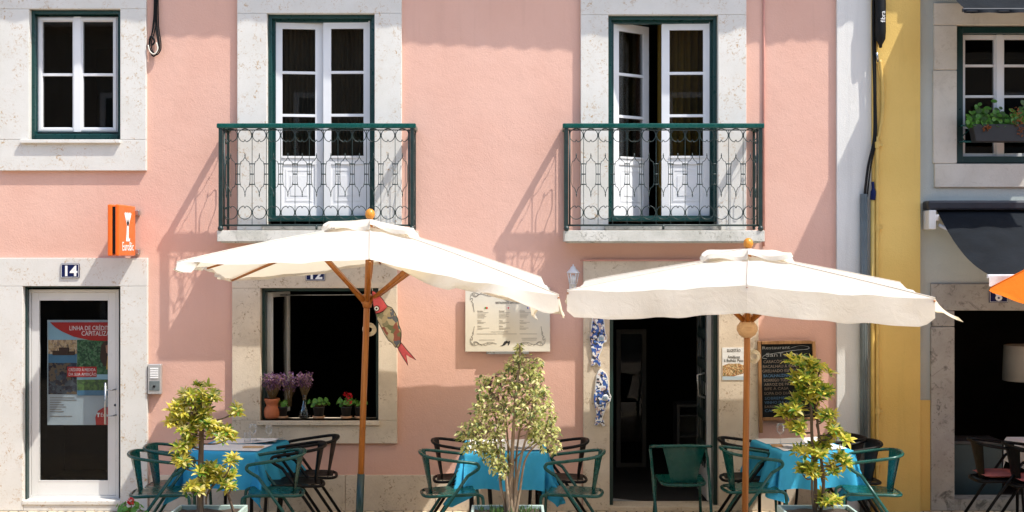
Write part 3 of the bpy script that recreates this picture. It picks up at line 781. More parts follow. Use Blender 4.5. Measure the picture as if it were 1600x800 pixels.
def tray(p,label):
    m=MB().box(p.x-.085,p.x+.085,p.y-.05,p.y+.05,p.z+.004,p.z+.016); m.frame(p.x-.085,p.x+.085,p.z+.016,p.z+.03,.004,p.y-.05,p.y-.046)
    m.build('condiment_tray','ball_wood',label=label,cat='tray',group='small wooden trays',bevel=.004)
tray(on(T1,.53,.2),'small wooden tray near the front right of the left table'); tray(on(T3,.10,.28),'small wooden tray at the left edge of the right table')

# ------------------------------------------------------------------ umbrellas
def umbrella(name,label,Cx,Cy,a,th,zc,zm,apex,base,val,fabricm='canvas',bow=.012,polem='umb_wood',sleeve=True,hubd=.62,cs=None):
    th=R(th); f=Vector((-math.sin(th),-math.cos(th),0))*a; r=Vector((math.cos(th),-math.sin(th),0))*a; c=Vector((Cx,Cy,0))
    zF,zR,zB,zL=zm
    rim=[c+f-r+Vector((0,0,zc[0])),c+f+Vector((0,0,zF)),c+f+r+Vector((0,0,zc[1])),c+r+Vector((0,0,zR)),c-f+r+Vector((0,0,zc[2])),c-f+Vector((0,0,zB)),c-f-r+Vector((0,0,zc[3])),c-r+Vector((0,0,zL))]
    if cs:                                   # wind-pulled canopy: measured corner positions
        k=[Vector((x,y,0)) for x,y in cs]
        for i in range(4):
            rim[2*i]=k[i]+Vector((0,0,zc[i])); rim[2*i+1]=(k[i]+k[(i+1)%4])/2+Vector((0,0,zm[i]))
    outs=[f,f,r,r,-f,-f,-r,-r]
    A=Vector(apex); B=Vector(base)
    root=thing(name,label,'umbrella',B)
    m=MB(); NS=14; NT=16
    def edge(i,u):
        p=rim[i]; q=rim[(i+1)%8]; e=p.lerp(q,u); n=outs[i].normalized()
        return e-n*.012*math.sin(PI*u)+Vector((0,0,.012*math.sin(PI*u)))
    def surf(i,u,t):
        e=edge(i,u); P=A.lerp(e,t)
        P.z-=.05*math.sin(PI*u)*t*t*(1-.35*t)          # cloth sags between ribs
        P.z+=bow*math.sin(PI*t)                        # ribs bow upwards
        P.z+=(.007*math.sin(17*u+i*2.1)+.005*math.sin(9*u-11*t+i)+.004*math.sin(29*u+5*t+i*3))*t*math.sin(PI*u)
        return P
    for i in range(8): m.grid(lambda u,v,i=i:surf(i,u,.10+.90*v),NS,NT,flip=True)
    for i in range(8): m.tube([surf(i,0,.1+.9*k/14)+Vector((0,0,.003)) for k in range(15)],.005,5)
    m.build('canopy',fabricm,root)
    # valance, flapping
    vm=MB()
    for i in range(8):
        n=outs[i].normalized()
        def vf(u,v,i=i,n=n):
            side=i//2; s=(i%2)*.5+u*.5
            ph,h,rp=val(side,s)
            e=surf(i,u,1.0); hh=h*v
            al=R(ph)*(.5+.5*v) if 30<ph<90 else R(ph)
            hh*=1-.3*max(0,(s-.955)/.045)**2-.25*max(0,(.03-s)/.03)**2
            P=e+n*math.sin(al)*hh+Vector((0,0,-math.cos(al)*hh))
            return P+n*(.018*rp*math.sin(23*s+5*side)*v+.007*rp*math.sin(51*s+side)*v+.012*rp*math.sin(9*s*s*3+side+1.3*v)*v)
        vm.grid(vf,24,8,flip=True); vm.grid(lambda u,v,n=n,vf=vf:vf(u,.86+.135*v)+n*.0035,24,1,flip=True)
    vm.build('valance',fabricm,root)
    # vent cap
    vc=MB()
    for i in range(8):
        vc.grid(lambda u,v,i=i:surf(i,u,.015+(.235+.03*math.sin(7*u+i*2.3))*v)+Vector((0,0,.05+.022*math.sin(6.3*u+i*1.7)*v*v+.02*math.sin(i*2.1)*v)),10,6,flip=True)
        vc.grid(lambda u,v,i=i:surf(i,u,.25+.03*math.sin(7*u+i*2.3)+.012*v)+Vector((0,0,.05+.022*math.sin(6.3*u+i*1.7)+.02*math.sin(i*2.1)-.03*v)),10,2,flip=True)
    vc.build('vent_cap',fabricm,root)
    # pole, ribs, struts, finial
    ax=(A-B).normalized(); zs=.62
    pj=B.lerp(A,zs/(A.z-B.z))
    MB().tube([pj if sleeve else B,A+Vector((0,0,.05))],.026,14).build('pole',polem,root)
    if sleeve:
        MB().tube([B+Vector((0,0,.04)),pj],.031,12).build('sleeve','green_dark',root)
    MB().box(B.x-.26,B.x+.26,B.y-.26,B.y+.26,B.z,B.z+.05).build('base','concrete',root,bevel=.012)
    top=A+Vector((0,0,.035))
    MB().lathe([(0,.0),(.022,.0),(.026,.014),(.02,.024),(.034,.038),(.041,.062),(.036,.088),(.018,.106),(0,.11)],top-Vector((0,0,.012)),18).build('finial','finial_wood',root)
    hub=B.lerp(A,(A.z-hubd-B.z)/(A.z-B.z)); hb=MB()
    hb.lathe([(.0,-.06),(.034,-.06),(.04,-.03),(.05,-.02),(.05,.03),(.036,.05),(0,.05)],hub,16); hb.build('runner_hub',polem,root); MB().lathe([(.0,-.03),(.045,-.03),(.045,.02),(0,.02)],A-Vector((0,0,.04)),16).build('top_hub',polem,root)
    for i in range(8):
        e=surf(i,0,1.0)-Vector((0,0,.02)); n=(e-A).normalized()
        pts=[surf(i,0,t)-Vector((0,0,.022)) for t in (.04,.25,.5,.75,1.0)]
        rb=MB().tube(pts,[.018,.017,.016,.014,.011],4).build('rib',polem,root)
        j=surf(i,0,.36)-Vector((0,0,.03)); MB().tube([hub+(Vector((j.x,j.y,0))-Vector((hub.x,hub.y,0))).normalized()*.04,j],.021,4).build('strut',polem,rb)
    return root,surf,hub,A
def val1(side,s):
    if side==0:
        if s<.06: return (25,.08,1.4)
        if s<.55: return (-100,.15,1.2)
        if s<.72: k=(s-.55)/.17; return (-100+108*k,.10,1.2)
        return (8,.07+.10*max(0,(s-.86)/.14),1.5)
    if side==1: return (14,.18,1.5)
    if side==2: return (4,.025,1.0)
    return (12 if s<.5 else 24,.03+.05*max(0,(s-.75)/.25),1.6)
U1=umbrella('parasol','left cream parasol with tilted canopy and hanging pink fish',-1.118,-1.71,1.365,-4,(2.365,2.125,1.98,2.20),(2.385,2.23,2.36,2.33),(-1.165,-1.70,2.665),(-1.262,-1.70,.002),val1,bow=.02)
def val2(side,s):
    if side==0: return (4,.205,.7)
    if side==1: return ((50 if s<.3 else 50-120*(s-.3)) if s<.5 else 25,.21+.07*max(0,1-s/.18),1.3)
    if side==2: return (3,.12,1.0)
    return (10,.22-.1*s,1.2)
U2=umbrella('parasol','right cream parasol with straight hem and hanging wooden ball',1.935,-1.72,1.318,10,(2.15,2.105,2.17,2.08),(2.195,2.19,2.22,2.2),(1.935,-1.72,2.425),(1.905,-1.72,.002),val2,bow=.004,hubd=.545,sleeve=False,cs=[(.415,-2.63),(3.04,-3.07),(3.32,-.38),(.80,-.42)])
def val3(side,s): return (20,.03,1.0)
OP=at(1548,450,1.7)
UO=umbrella('parasol','orange parasol poking in at the right edge below the navy awning',OP.x+1.41,-1.77,1.0,48,(OP.z,OP.z-.5,OP.z-.1,OP.z+.1),(OP.z-.24,OP.z-.3,OP.z,OP.z+.05),(OP.x+1.38,-1.8,OP.z+.7),(OP.x+1.38,-1.9,.002),val3,'orange_canvas')
# crank cleat and rope of the left parasol, coiled cord
def ringthing(px,py,q,r0,label,cord_top):
    c=at(px,py,q); t=thing('cord_roll',label,'cord roll',c-Vector((0,0,r0)))
    m=MB()
    for k in range(4):
        rr=r0*(.55+.13*k); m.tube([c+Vector((rr*math.cos(a),.012*math.sin(a*3+k)+.01*k-.02,rr*.95*math.sin(a))) for a in [i*PI/10 for i in range(20)]],r0*.13,6,closed=True)
    m.build('coil','rope_ring' ,t)
    MB().tube(smooth([c+Vector((-r0*.4,0,r0*.4)),at(*cord_top[0]),at(*cord_top[1])],5),.004,5).build('cord','cord_white',t)
ringthing(577,515,1.66,.055,'coil of pale cord hanging on the left parasol pole',((571,490,1.70),(583,462,1.68)))
ringthing(1177,557,1.60,.058,'coil of pale cord hanging below the wooden ball',((1178,540,1.6),(1176,520,1.6)))
c=at(1167.5,514,1.72); bt=thing('wooden_ball','turned pale wooden ball hanging under the right parasol','ball',c-Vector((0,0,.09)))
MB().lathe([(0,-.076),(.034,-.071),(.066,-.048),(.086,-.01),(.084,.022),(.06,.056),(.03,.071),(0,.074)],c,24).build('ball','ball_wood',bt)
for dx in (-.03,.035): MB().tube([c+Vector((dx,0,.06)),c+Vector((dx*1.3,.0,.16))],.005,5).build('string','cord_white',bt)
# cloth fish on the left parasol
fsh=thing('hanging_fish','pink headed cloth fish with patchwork body hanging from the left parasol','decoration',at(615,515,1.72))
QF=1.74
def fpoly(pts,d=0): return [((px-800)*(D-QF)/D/S,H-(py-400)*(D-QF)/D/S) for px,py in pts]
zb=lambda P,k: (550+P[0]/5,420+P[1]/5)
def z5(pts): return [(550+x/5,420+y/5) for x,y in pts]
def stuffed(mb,poly,th,mi=0,y=-QF):      # a rounded cushion-like solid over an outline
    cx=sum(p[0] for p in poly)/len(poly); cz=sum(p[1] for p in poly)/len(poly); n=len(poly)
    rings=[(1.0,.0),(.96,.5),(.8,.85),(.5,1.0)]
    for sg in (-1,1):
        vs=[];fs=[]
        for k,h in rings:
            for x,z in poly: vs.append((cx+(x-cx)*k,y+sg*th*h,cz+(z-cz)*k))
        vs.append((cx,y+sg*th,cz))
        for i in range(len(rings)-1):
            for j in range(n):
                q=(i*n+j,i*n+(j+1)%n,(i+1)*n+(j+1)%n,(i+1)*n+j); fs.append(q if sg<0 else q[::-1])
        for j in range(n):
            q=((len(rings)-1)*n+j,(len(rings)-1)*n+(j+1)%n,len(vs)-1); fs.append(q if sg<0 else q[::-1])
        mb.add(vs,fs,mi,True)
head=z5([(158,172),(175,178),(205,200),(240,240),(278,298),(262,312),(245,330),(215,345),(188,350),(172,300),(160,240)])
body=z5([(278,290),(310,305),(335,345),(358,395),(365,440),(382,480),(384,520),(378,580),(365,612),(340,612),(318,580),(288,560),(255,510),(222,440),(195,390),(188,352),(215,346),(245,332),(262,312)])
tail=z5([(358,618),(385,578),(425,630),(460,668),(498,712),(455,688),(412,660),(425,700),(438,755),(405,700),(380,660)])
m=MB(); stuffed(m,fpoly(head),.03); m.build('head','fish_pink',fsh); m=MB(); stuffed(m,fpoly(tail),.014); m.build('tail','fish_pink',fsh)
m=MB(); stuffed(m,fpoly(body),.035); m.build('body','patchwork',fsh)
m=MB()
for pl in (head,body,tail):
    P=fpoly(pl); m.tube([Vector((x,-QF-.004,z)) for x,z in P],.0045,5,closed=True)
m.build('outline','fish_outline',fsh)
e=at(588.5,482,QF+.032); m=MB().lathe([(.024,0),(.024,-.006),(0,-.006)],e,18,axis='y'); m.lathe([(.018,-.0062),(.017,-.0095),(0,-.0095)],e,18,1,'y'); m.lathe([(.009,-.0097),(.008,-.013),(0,-.013)],e,14,0,'y')
m.build('eye',['fish_outline','white_print'],fsh)
MB().tube([at(582,455,QF),at(580,440,1.7),at(578,425,1.7)],.003,5).build('string','cord_white',fsh)

# ------------------------------------------------------------------ signs and wall fittings
def numplate(txt,px,py,w_,h_,label,y=-.045,big=.7):
    x,z=fx(px),fz(py); W=w_/S; Hh=h_/S
    t=thing('house_number_plate',label,'number plate',(x,y,z-Hh/2),0,'enamel house number plates')
    m=MB().box(x-W/2,x+W/2,y-.012,y-.001,z-Hh/2,z+Hh/2); m.build('plate','enamel_blue',t,bevel=.003)
    f=MB().frame(x-W/2+.005,x+W/2-.005,z-Hh/2+.005,z+Hh/2-.005,.0032,y-.0145,y-.0122); f.build('border','white_print',t)
    f=MB().text(txt,Hh*1.0,(x,y-.0135,z-Hh*.35),0,'CENTER',bold=.004); 
    f.v=[Vector((x+(v.x-x)*1.05+0,v.y,v.z)) for v in f.v]; f.build('number','white_print',t)
numplate('14',112.5,423,29,22,'dark blue enamel plate numbered 14 over the bank door')
numplate('12',494,428,30,21,'dark blue enamel plate numbered 12 over the flower window')
numplate('10',1040,429,28,21,'dark blue enamel plate numbered 10 over the restaurant doorway')
numplate('8',1558,462,29,21,'dark blue enamel plate numbered 8 over the right doorway',y=-.03)
# orange blade sign
sgn=thing('blade_sign','orange bank blade sign with white tree projecting above the bank door','sign',(fx(210),-.3,fz(400)))
XA,XB=fx(200.5),fx(214); ZT=fz(323); ZB=fz(400); Y0,Y1=-.60,-.06; g=.021
MB().box(XA-.018,XA+g+.002,Y0,Y1,ZB,ZT).build('panel','orange_paint',sgn,bevel=.01)
MB().box(XB-g-.01,XB+.003,Y0,Y1,ZB,ZT).build('panel','orange_paint',sgn,bevel=.01)
MB().box(XA+g+.003,XB-g-.011,Y0+.012,Y1,ZB+.02,ZT-.02).build('core','black',sgn)
for z in (ZT-.06,ZB+.04): MB().box(XB-.02,XB+.035,-.064,-.002,z-.025,z+.025).build('bracket','steel',sgn,bevel=.006)
FR=Matrix.Rotation(PI/2,4,'Z')     # lettering reading on the face that looks to +x
lg=MB(); X=XB+.004
def face(pts,th=.0015): # polygon in (y,z) on the +x face
    n=len(pts); vs=[(X,y,z) for y,z in pts]+[(X+th,y,z) for y,z in pts]; lg.add(vs,[tuple(range(n,2*n)),tuple(range(n-1,-1,-1))]+[(i,(i+1)%n,(i+1)%n+n,i+n) for i in range(n)])
yc=-.33; zc=ZB
face([(yc-.045,zc+.135),(yc+.07,zc+.135),(yc+.085,zc+.165),(yc+.05,zc+.155),(yc+.035,zc+.175),(yc+.04,zc+.28),(yc-.015,zc+.28),(yc-.03,zc+.19)])
for k in range(7):
    aa=-.62+k*.207; c0=(yc+.012+.004*(k-3),zc+.278); L=.115
    dx,dz=math.sin(aa),math.cos(aa); pxx=(-dz*.010,dx*.010)
    face([(c0[0]-.012,c0[1]),(c0[0]+.012,c0[1]),(c0[0]+dx*L*1.35+.013,zc+.395+.008*(k%2)),(c0[0]+dx*L*1.35-.013,zc+.395+.008*(k%2))])
lg.text('EuroBic',.115,(X+.001,Y0+.10,zc+.05),0,'LEFT',.36,0,FR)
lg.build('logo','white_print',sgn)
# poster behind the bank door glass
QP=-.20
pst=thing('poster','bank poster with red top and four pictures behind the glass door','poster',at(125,662,QP))
def pm(px0,px1,py0,py1,mat,name,dy,th=.0015):
    a_,b_=at(px0,py0,QP+dy),at(px1,py1,QP+dy); return MB().box(a_.x,b_.x,-QP-dy-th,-QP-dy,b_.z,a_.z).build(name,mat,pst)
pm(74,181,500,664,'foot_print','sheet',0)
pm(75.5,120,513,553,'port_print','picture',.003); pm(75.5,120,503,531,'sky_print','picture',.006); pm(75.5,120,553,567,'sea_print','picture',.003)
pm(120.5,180,531,585,'garden_print','picture',.003); pm(75.5,120,567,616,'night_print','picture',.003); pm(120.5,180,585,600,'sky_print','picture',.0035); pm(120.5,180,593,612,'river_print','picture',.006); pm(120.5,180,610,618,'sea_print','picture',.009)
def flat(pts,mat,name,dy,th=.0015):
    P=[at(x,y,QP+dy) for x,y in pts]; MB().prism([(p.x,p.z) for p in P],-QP-dy-th,-QP-dy).build(name,mat,pst)
top=[(78,503.5),(181,503.5),(181,533),(165,533),(140,531.5),(115,526),(97,518),(86,511)]
flat(top,'red_print','banner',.009)
flat([(150,664),(149,652),(153,642),(161,637),(172,635.5),(181,636),(181,664)],'red_print','banner',.009)
pm(105,151,573,589,'red_print','banner',.010)
ship=MB()
for x in (104,106,116):
    A_=at(x,530+8*(x%3),QP+.0075); B_=at(x+1,553,QP+.0075); ship.tube([A_,B_],.004,4)
for x,y,w_ in ((82,548,10),(92,543,16),(108,549,9)):
    a_,b_=at(x,y,QP+.007),at(x+w_,555,QP+.007); ship.box(a_.x,b_.x,-QP-.0085,-QP-.007,b_.z,a_.z)
ship.build('ships_print','hair_print',pst)
flat([(158,540),(163,534),(170,533),(176,536),(179,546),(178,572),(162,572),(156,560)],'hair_print','portrait_hair',.007)
flat([(165,540),(170,538),(174,541),(174,550),(170,554),(166,551)],'skin_print','portrait_face',.009)
flat([(168,556),(175,553),(180,558),(180,577),(166,577)],'mustard_print','portrait_shirt',.0095)
tx=MB()
def ptxt(s,px,py,wid,size,dy=.0115):
    p=at(px,py,QP+dy); k=(D-QP)/D/S; tx.text(s,size*k,p,0,'LEFT',wid*k)
ptxt('LINHA DE CRÉDITO',108,516,67,10); ptxt('CAPITALIZAR',127,524.5,49,10.5)
ptxt('CRÉDITO À MEDIDA',107,580,42,6.5,.0125); ptxt('DA SUA AMBIÇÃO',107,587,43,6.5,.0125); ptxt('EuroBic',157,651,24,8.5)
for x0,x1,x2,x3,y0,y1 in ((151,156,152.8,154.4,645.5,651),):
    p=[at(a_,b_,QP+.0115) for a_,b_ in ((151,645),(156.5,645),(154.6,648),(154.6,651.5),(152.8,651.5),(152.8,648))]; tx.prism([(q.x,q.z) for q in p],-QP-.013,-QP-.0115)
tx.build('lettering','white_print',pst)
sm=MB()
for k in range(9):
    ln=(64,70,30,36,42,30,36,0,58)[k]
    if ln:
        a_=at(78,621+k*3.6,QP+.004); b_=at(78+ln*.6,622+k*3.6,QP+.004); sm.box(a_.x,b_.x,-QP-.0045,-QP-.0035,b_.z,a_.z)
sm.build('small_print','ink_grey',pst)
# intercom
x0,x1,z0,z1=fx(233.5),fx(254),fz(615),fz(568.5)
ic=thing('intercom','silver intercom panel on the pink wall beside the bank door','intercom',((x0+x1)/2,0,z0))
MB().box(x0,x1,-.062,-.001,z0,z1).build('housing','alu',ic,bevel=.006)
MB().box(x0+.016,x1-.012,-.067,-.0625,z0+.035,z0+.125).build('speaker_plate','conduit',ic,bevel=.002)
b_=MB()
for k in range(5): b_.box(x0+.022,x1-.024,-.068,-.0625,z0+.15+k*.021,z0+.164+k*.021)
b_.build('call_buttons','white_print',ic,bevel=.002)
MB().lathe([(.012,0),(.012,-.006),(.006,-.008),(0,-.008)],((x0+x1)/2,-.0675,z0+.075),14,axis='y').build('lens','black',ic)
# menu board on stand-off rails
QM=.055
a_,b_=at(727,449,QM),at(859.5,549.5,QM); X0,X1,Z0,Z1=a_.x,b_.x,b_.z,a_.z
mn=thing('menu_board','cream menu board with ornate corners on the pink wall','menu board',((X0+X1)/2,-QM,Z0))
MB().box(X0,X1,-QM,-QM+.012,Z0,Z1).build('board','cream_board',mn,bevel=.002)
cl=MB(); xc=(X0+X1)/2
cl.box(xc-.20,xc+.20,-QM-.012,-.002,Z0-.022,Z0+.004); cl.build('clamp_rail','steel',mn,bevel=.004); cl=MB(); cl.box(xc-.20,xc+.20,-QM-.012,-.002,Z1-.004,Z1+.014); cl.build('clamp_rail','steel',mn,bevel=.004)
tx=MB(); gy=MB(); yy=-QM-.0012
mp_=lambda px,py:(at(710+px/6.665,440+py/6.665,QM+.001))
def mtxt(mb,s,px,py,wpx,size,al='CENTER'):
    p=mp_(px,py); mb.text(s,size/6.665/S,(p.x,yy,p.z),0,al,wpx/6.665/S if wpx else None)
mtxt(tx,'RESTAURANTE SANTÓRIO',555,230,250,30)
sh=[(503,105),(612,105),(612,160),(595,185),(557,203),(520,185),(503,160)]
for i in range(len(sh)):
    p=mp_(*sh[i]); q=mp_(*sh[(i+1)%len(sh)]); gy.tube([(p.x,yy,p.z),(q.x,yy,q.z)],.0018,4)
bird=[(525,158),(540,150),(548,125),(560,118),(566,128),(562,140),(575,150),(582,165),(560,168),(535,168)]
tx.prism([(mp_(*p).x,mp_(*p).z) for p in bird],yy-.0008,yy)
bird2=[(475,672),(500,660),(520,625),(545,615),(560,625),(580,615),(578,640),(566,664),(556,664),(560,640),(540,645),(530,660),(500,672)]
tx.prism([(mp_(*p).x,mp_(*p).z) for p in bird2],yy-.0008,yy)
rr=random.Random(3)
for cx in (240,465,680):
    for y,l in ((308,50),(322,150),(337,100),(350,95),(363,105),(376,80),(408,35),(422,120),(434,90),(466,35),(482,130),(494,70)):
        if y in (308,408,466): mtxt(gy,{308:'Entradas',408:'Peixe',466:'Carne'}[y],cx,y+4,l*1.1,17,'LEFT')
        else:
            p=mp_(cx,y); q=mp_(cx+l*rr.uniform(.7,1),y+3.2); gy.box(p.x,q.x,yy-.0004,yy,q.z,p.z)
for x0_,x1_,y in ((235,440,543),(445,650,543),(680,860,543),(260,420,606),(705,855,606),(380,560,522),(700,860,588)):
    p=mp_(x0_,y); q=mp_(x1_,y+3.5); gy.box(p.x,q.x,yy-.0004,yy,q.z,p.z)
for sx in (1,-1):
    for sz in (1,-1):
        cx,cy=555,390
        def mm(x,y): return mp_(cx+(x-cx)*sx,cy+(y-cy)*sz)
        for pts in ([(165,190),(170,140),(200,115),(250,128),(230,148),(205,140),(215,125)],[(250,130),(300,130),(340,145),(390,148),(440,130)],[(168,185),(185,170),(190,195),(175,205),(195,225),(200,270),(208,315)],[(190,115),(200,150),(230,155),(270,125),(290,112)],[(300,132),(320,118),(345,125)],[(200,230),(188,245),(198,262)],[(340,145),(360,130),(400,140)],[(176,150),(186,132),(200,130)]):
            gy.tube([ (lambda v:(v.x,yy,v.z))(mm(*p)) for p in [(q.x,q.y) for q in smooth([(a,b,0) for a,b in pts],4)]],.0022,4)
tx.build('lettering','ink',mn); gy.build('fine_print','ink_grey',mn)
fl=MB()
for px,cols in ((315,(0,0,1,1,1)),(545,(3,1,3)),(760,(2,3,1))):
    n_=len(cols)
    for k,c_ in enumerate(cols):
        p=mp_(px+32*k/n_,264); q=mp_(px+32*(k+1)/n_,284); fl.box(p.x,q.x,yy-.0006,yy,q.z,p.z,c_)
p=mp_(545,271); q=mp_(577,276); fl.box(p.x,q.x,yy-.0009,yy-.0007,q.z,p.z,1)
fl.build('flags',['flag_green','flag_red','flag_blue','white_print'],mn)
# chalkboard A-frame hung against the wall
QK=.07
cbd=thing('chalkboard','wood framed chalkboard with hand lettered menu beside the restaurant door','chalkboard',at(1232,655,QK))
def cq(px,py,dy=0): return at(1110+px/4,480+py/4,QK+dy)
def quadbar(mb,p,q,w_,y0,y1):
    d_=(Vector((q.x-p.x,0,q.z-p.z))).normalized(); n_=Vector((-d_.z,0,d_.x))*w_
    P=[p-n_,q-n_,q+n_,p+n_]; mb.prism([(v.x,v.z) for v in P],y0,y1)
fmb=MB(); hw=.016
quadbar(fmb,cq(303,212),cq(315,785),hw,-QK-.02,-QK+.008); quadbar(fmb,cq(643,212),cq(665,705),hw,-QK-.02,-QK+.008)
quadbar(fmb,cq(318,222),cq(632,218),hw*.95,-QK-.018,-QK+.006); quadbar(fmb,cq(326,698),cq(652,698),hw*.95,-QK-.018,-QK+.006)
fmb.build('frame','board_wood',cbd,bevel=.004)
P=[cq(306,216),cq(642,214),cq(662,704),cq(318,704)]; MB().prism([(v.x,v.z) for v in P],-QK-.006,-QK+.004).build('slate','slate',cbd)
def chalk(lines,mat,name):
    m=MB()
    for s,px,py,wd,sz in lines:
        p=cq(px,py); m.text(s,sz/4/S,(p.x,-QK-.0075,p.z),0,'LEFT',wd/4/S,R(-1.5))
    return m
m=chalk([('Restaurant',322,264,170,30),('SanTorio',345,310,200,34)],0,0)
for pts in ([(500,255),(560,240),(612,248),(606,262),(540,268),(420,285),(340,300),(322,318)],[(345,296),(322,316),(352,322)]):
    m.tube([(lambda v:(v.x,-QK-.0075,v.z))(cq(q.x,q.y)) for q in smooth([(a,b,0) for a,b in pts],4)],.0025,4)
m.build('chalk_title','chalk',cbd)
chalk([('CARACÓIS BOLONHA',330,350,240,26),('BACALHAU À BRÁS',325,380,215,25),('GRELHADO ESPETO',322,408,220,25),('BORREGO TOSTADO',332,466,200,25),('ARROZ DE PATO',336,492,190,24),('BIFE À CASA',336,518,150,24),('SOPA DO DIA',334,548,160,24),('SARDINHAS',336,630,150,22)],0,0).build('chalk_lines','chalk_brown',cbd)
chalk([('BACALHAUZINHO',330,438,180,26),('SOBREMESAS',338,578,170,24),('VINHO DA CASA',338,604,190,24),('CAFÉ',338,655,70,24)],0,0).build('chalk_lines','chalk_blue',cbd)
# paper notice
QN=.05
a_,b_=at(1128.5,543,QN),at(1164,594,QN)
nz=thing('paper_notice','white paper notice with picture of clams on the right door jamb','notice',((a_.x+b_.x)/2,-QN,b_.z))
MB().box(a_.x,b_.x,-QN,-QN+.003,b_.z,a_.z).build('sheet','paper',nz)
p0_,p1_=at(1129,568,QN),at(1163.5,588,QN)
MB().prism([(p0_.x,p1_.z),(p0_.x,p0_.z-.02),(p0_.x+.06,p0_.z),(p1_.x-.05,p0_.z),(p1_.x,p0_.z-.02),(p1_.x,p1_.z+.03),((p0_.x+p1_.x)/2,p1_.z)],-QN-.001,-QN-.0003).build('dish_print','food_print',nz)
c0=at(1129,588,QN); c1=at(1163.5,593.5,QN); MB().box(c0.x,c1.x,-QN-.0008,-QN-.0003,c1.z,c0.z).build('footer_print','foot_print',nz)
m=MB()
for s,py,wd,sz in (('SUGESTÃO',550,21,6.5),('Amêijoas',560,19,7),('à Bulhão Pato',565.5,30,6.5)):
    p=at(1146.5,py,QN); m.text(s,sz/S,(p.x,-QN-.0012,p.z),0,'CENTER',wd/S)
m.build('lettering','ink',nz)
# azulejo sardines
def sardine(dx,dy,label):
    ol=[(152,385),(170,398),(188,412),(200,440),(206,500),(210,535),(222,560),(214,590),(195,600),(186,640),(166,690),(172,712),(182,742),(168,746),(150,722),(135,738),(115,738),(125,705),(135,670),(122,610),(116,560),(118,500),(126,430),(138,400)]
    q_=.065
    P=[at(900+x/4+dx,480+y/4+dy,q_) for x,y in ol]; poly=[(p.x,p.z) for p in P]
    t=thing('tile_sardine',label,'fish ornament',(sum(p[0] for p in poly)/len(poly),-.05,min(p[1] for p in poly)),0,'painted sardine ornaments')
    MB().prism(poly,-q_,-.047).build('plaque','tile_white',t,bevel=.003)
    cx=sum(p[0] for p in poly)/len(poly); cz=sum(p[1] for p in poly)/len(poly)
    n=len(poly); ins=[]
    for i in range(n):
        x,z=poly[i]; xa,za=poly[i-1]; xb,zb_=poly[(i+1)%n]; t1=Vector((xb-xa,zb_-za)).normalized(); nn=Vector((-t1.y,t1.x)); 
        if nn.dot(Vector((cx-x,cz-z)))<0 and i not in(17,18,19,20): nn=-nn
        ins.append((x+nn.x*.009,z+nn.y*.009))
    MB().prism(ins,-q_-.002,-q_-.0002).build('painted_pattern','azulejo',t)
    ey=at(900+160/4+dx,480+425/4+dy,q_+.003); MB().lathe([(.011,0),(.010,-.003),(0,-.003)],ey,12,axis='y').build('eye','ink',t)
    rg=at(900+184/4+dx,480+565/4+dy,q_+.003); MB().lathe([(.030,0),(.029,-.0025),(.0,-.0025)],rg,18,axis='y').build('fin','tile_white',t)
    f2=MB(); 
    for k in range(5): f2.box(rg.x-.022+.009*k,rg.x-.017+.009*k,rg.y-.004,rg.y-.0027,rg.z-.018,rg.z+.016-.004*(k%2))
    f2.build('fin_stripes','sea_print',t)
sardine(-6,-93,'upper blue and white painted sardine left of the restaurant door'); sardine(0,0,'lower blue and white painted sardine left of the restaurant door')
# lantern
lc=at(895.5,430,.14)
ln=thing('wall_lantern','white wall lantern between the parasols above the restaurant','lantern',(lc.x,-.0,lc.z-.16))
c_=lc
m=MB().lathe([(0,.105),(.006,.10),(.006,.085),(.02,.08),(.03,.06),(.058,.03),(.064,.022),(.05,.018),(0,.018)],c_,6)
m.lathe([(0,-.105),(.034,-.105),(.03,-.085),(.038,-.083),(.036,-.078),(0,-.078)],c_,6)
for k in range(6):
    a=2*PI*k/6; m.tube([c_+Vector((.052*math.cos(a),.052*math.sin(a),.02)),c_+Vector((.034*math.cos(a),.034*math.sin(a),-.08))],.0045,5)
m.build('housing','white_paint',ln)
MB().lathe([(.049,.017),(.033,-.077)],c_,6).build('glazing','clear_glass',ln)
m=MB().tube(smooth([c_+Vector((0,0,-.10)),c_+Vector((0,.02,-.15)),c_+Vector((0,.08,-.15)),Vector((c_.x,-.012,c_.z-.09))],6),.009,8); m.box(c_.x-.03,c_.x+.03,-.014,-.001,c_.z-.15,c_.z-.03); m.build('bracket','white_paint',ln)
MB().lathe([(0,-.07),(.012,-.06),(.02,-.03),(.01,0),(0,.005)],c_,12).build('bulb','ceramic',ln)
# cables and pipes
m=MB()
for k,(dx,r_) in enumerate(((0,.008),(.025,.006),(.012,.005))):
    bx=fx(241)+dx; m.tube(smooth([(bx,-.03-.008*k,5.6),(bx+.01,-.03-.008*k,fz(0)),(bx-.006,-.03-.008*k,fz(45)),(bx-.03-.01*k,-.04,fz(66)),(bx-.03,-.05,fz(80)),(bx+.01,-.05,fz(89-2*k)),(bx+.05,-.05,fz(78)),(bx+.045,-.045,fz(62)),(bx+.03,-.035,fz(48)),(bx+.02,-.03,fz(20)),(bx+.015,-.03,5.6)],6),r_,6)
m.tube(smooth([(fx(236),-.055,fz(64)),(fx(239),-.055,fz(58)),(fx(244),-.055,fz(66)),(fx(240),-.055,fz(72))],5),.010,6)
m.build('cable_loop','black',label='black cable loop dangling beside the upper left window',cat='cable')
MB().tube(smooth([(fx(234),-.06,fz(72)),(fx(237),-.06,fz(82)),(fx(244),-.062,fz(86)),(fx(249),-.06,fz(78)),(fx(247),-.06,fz(68))],5),.006,6).build('white_cable','cord_white',label='short white cable tied into the black cable loop',cat='cable')
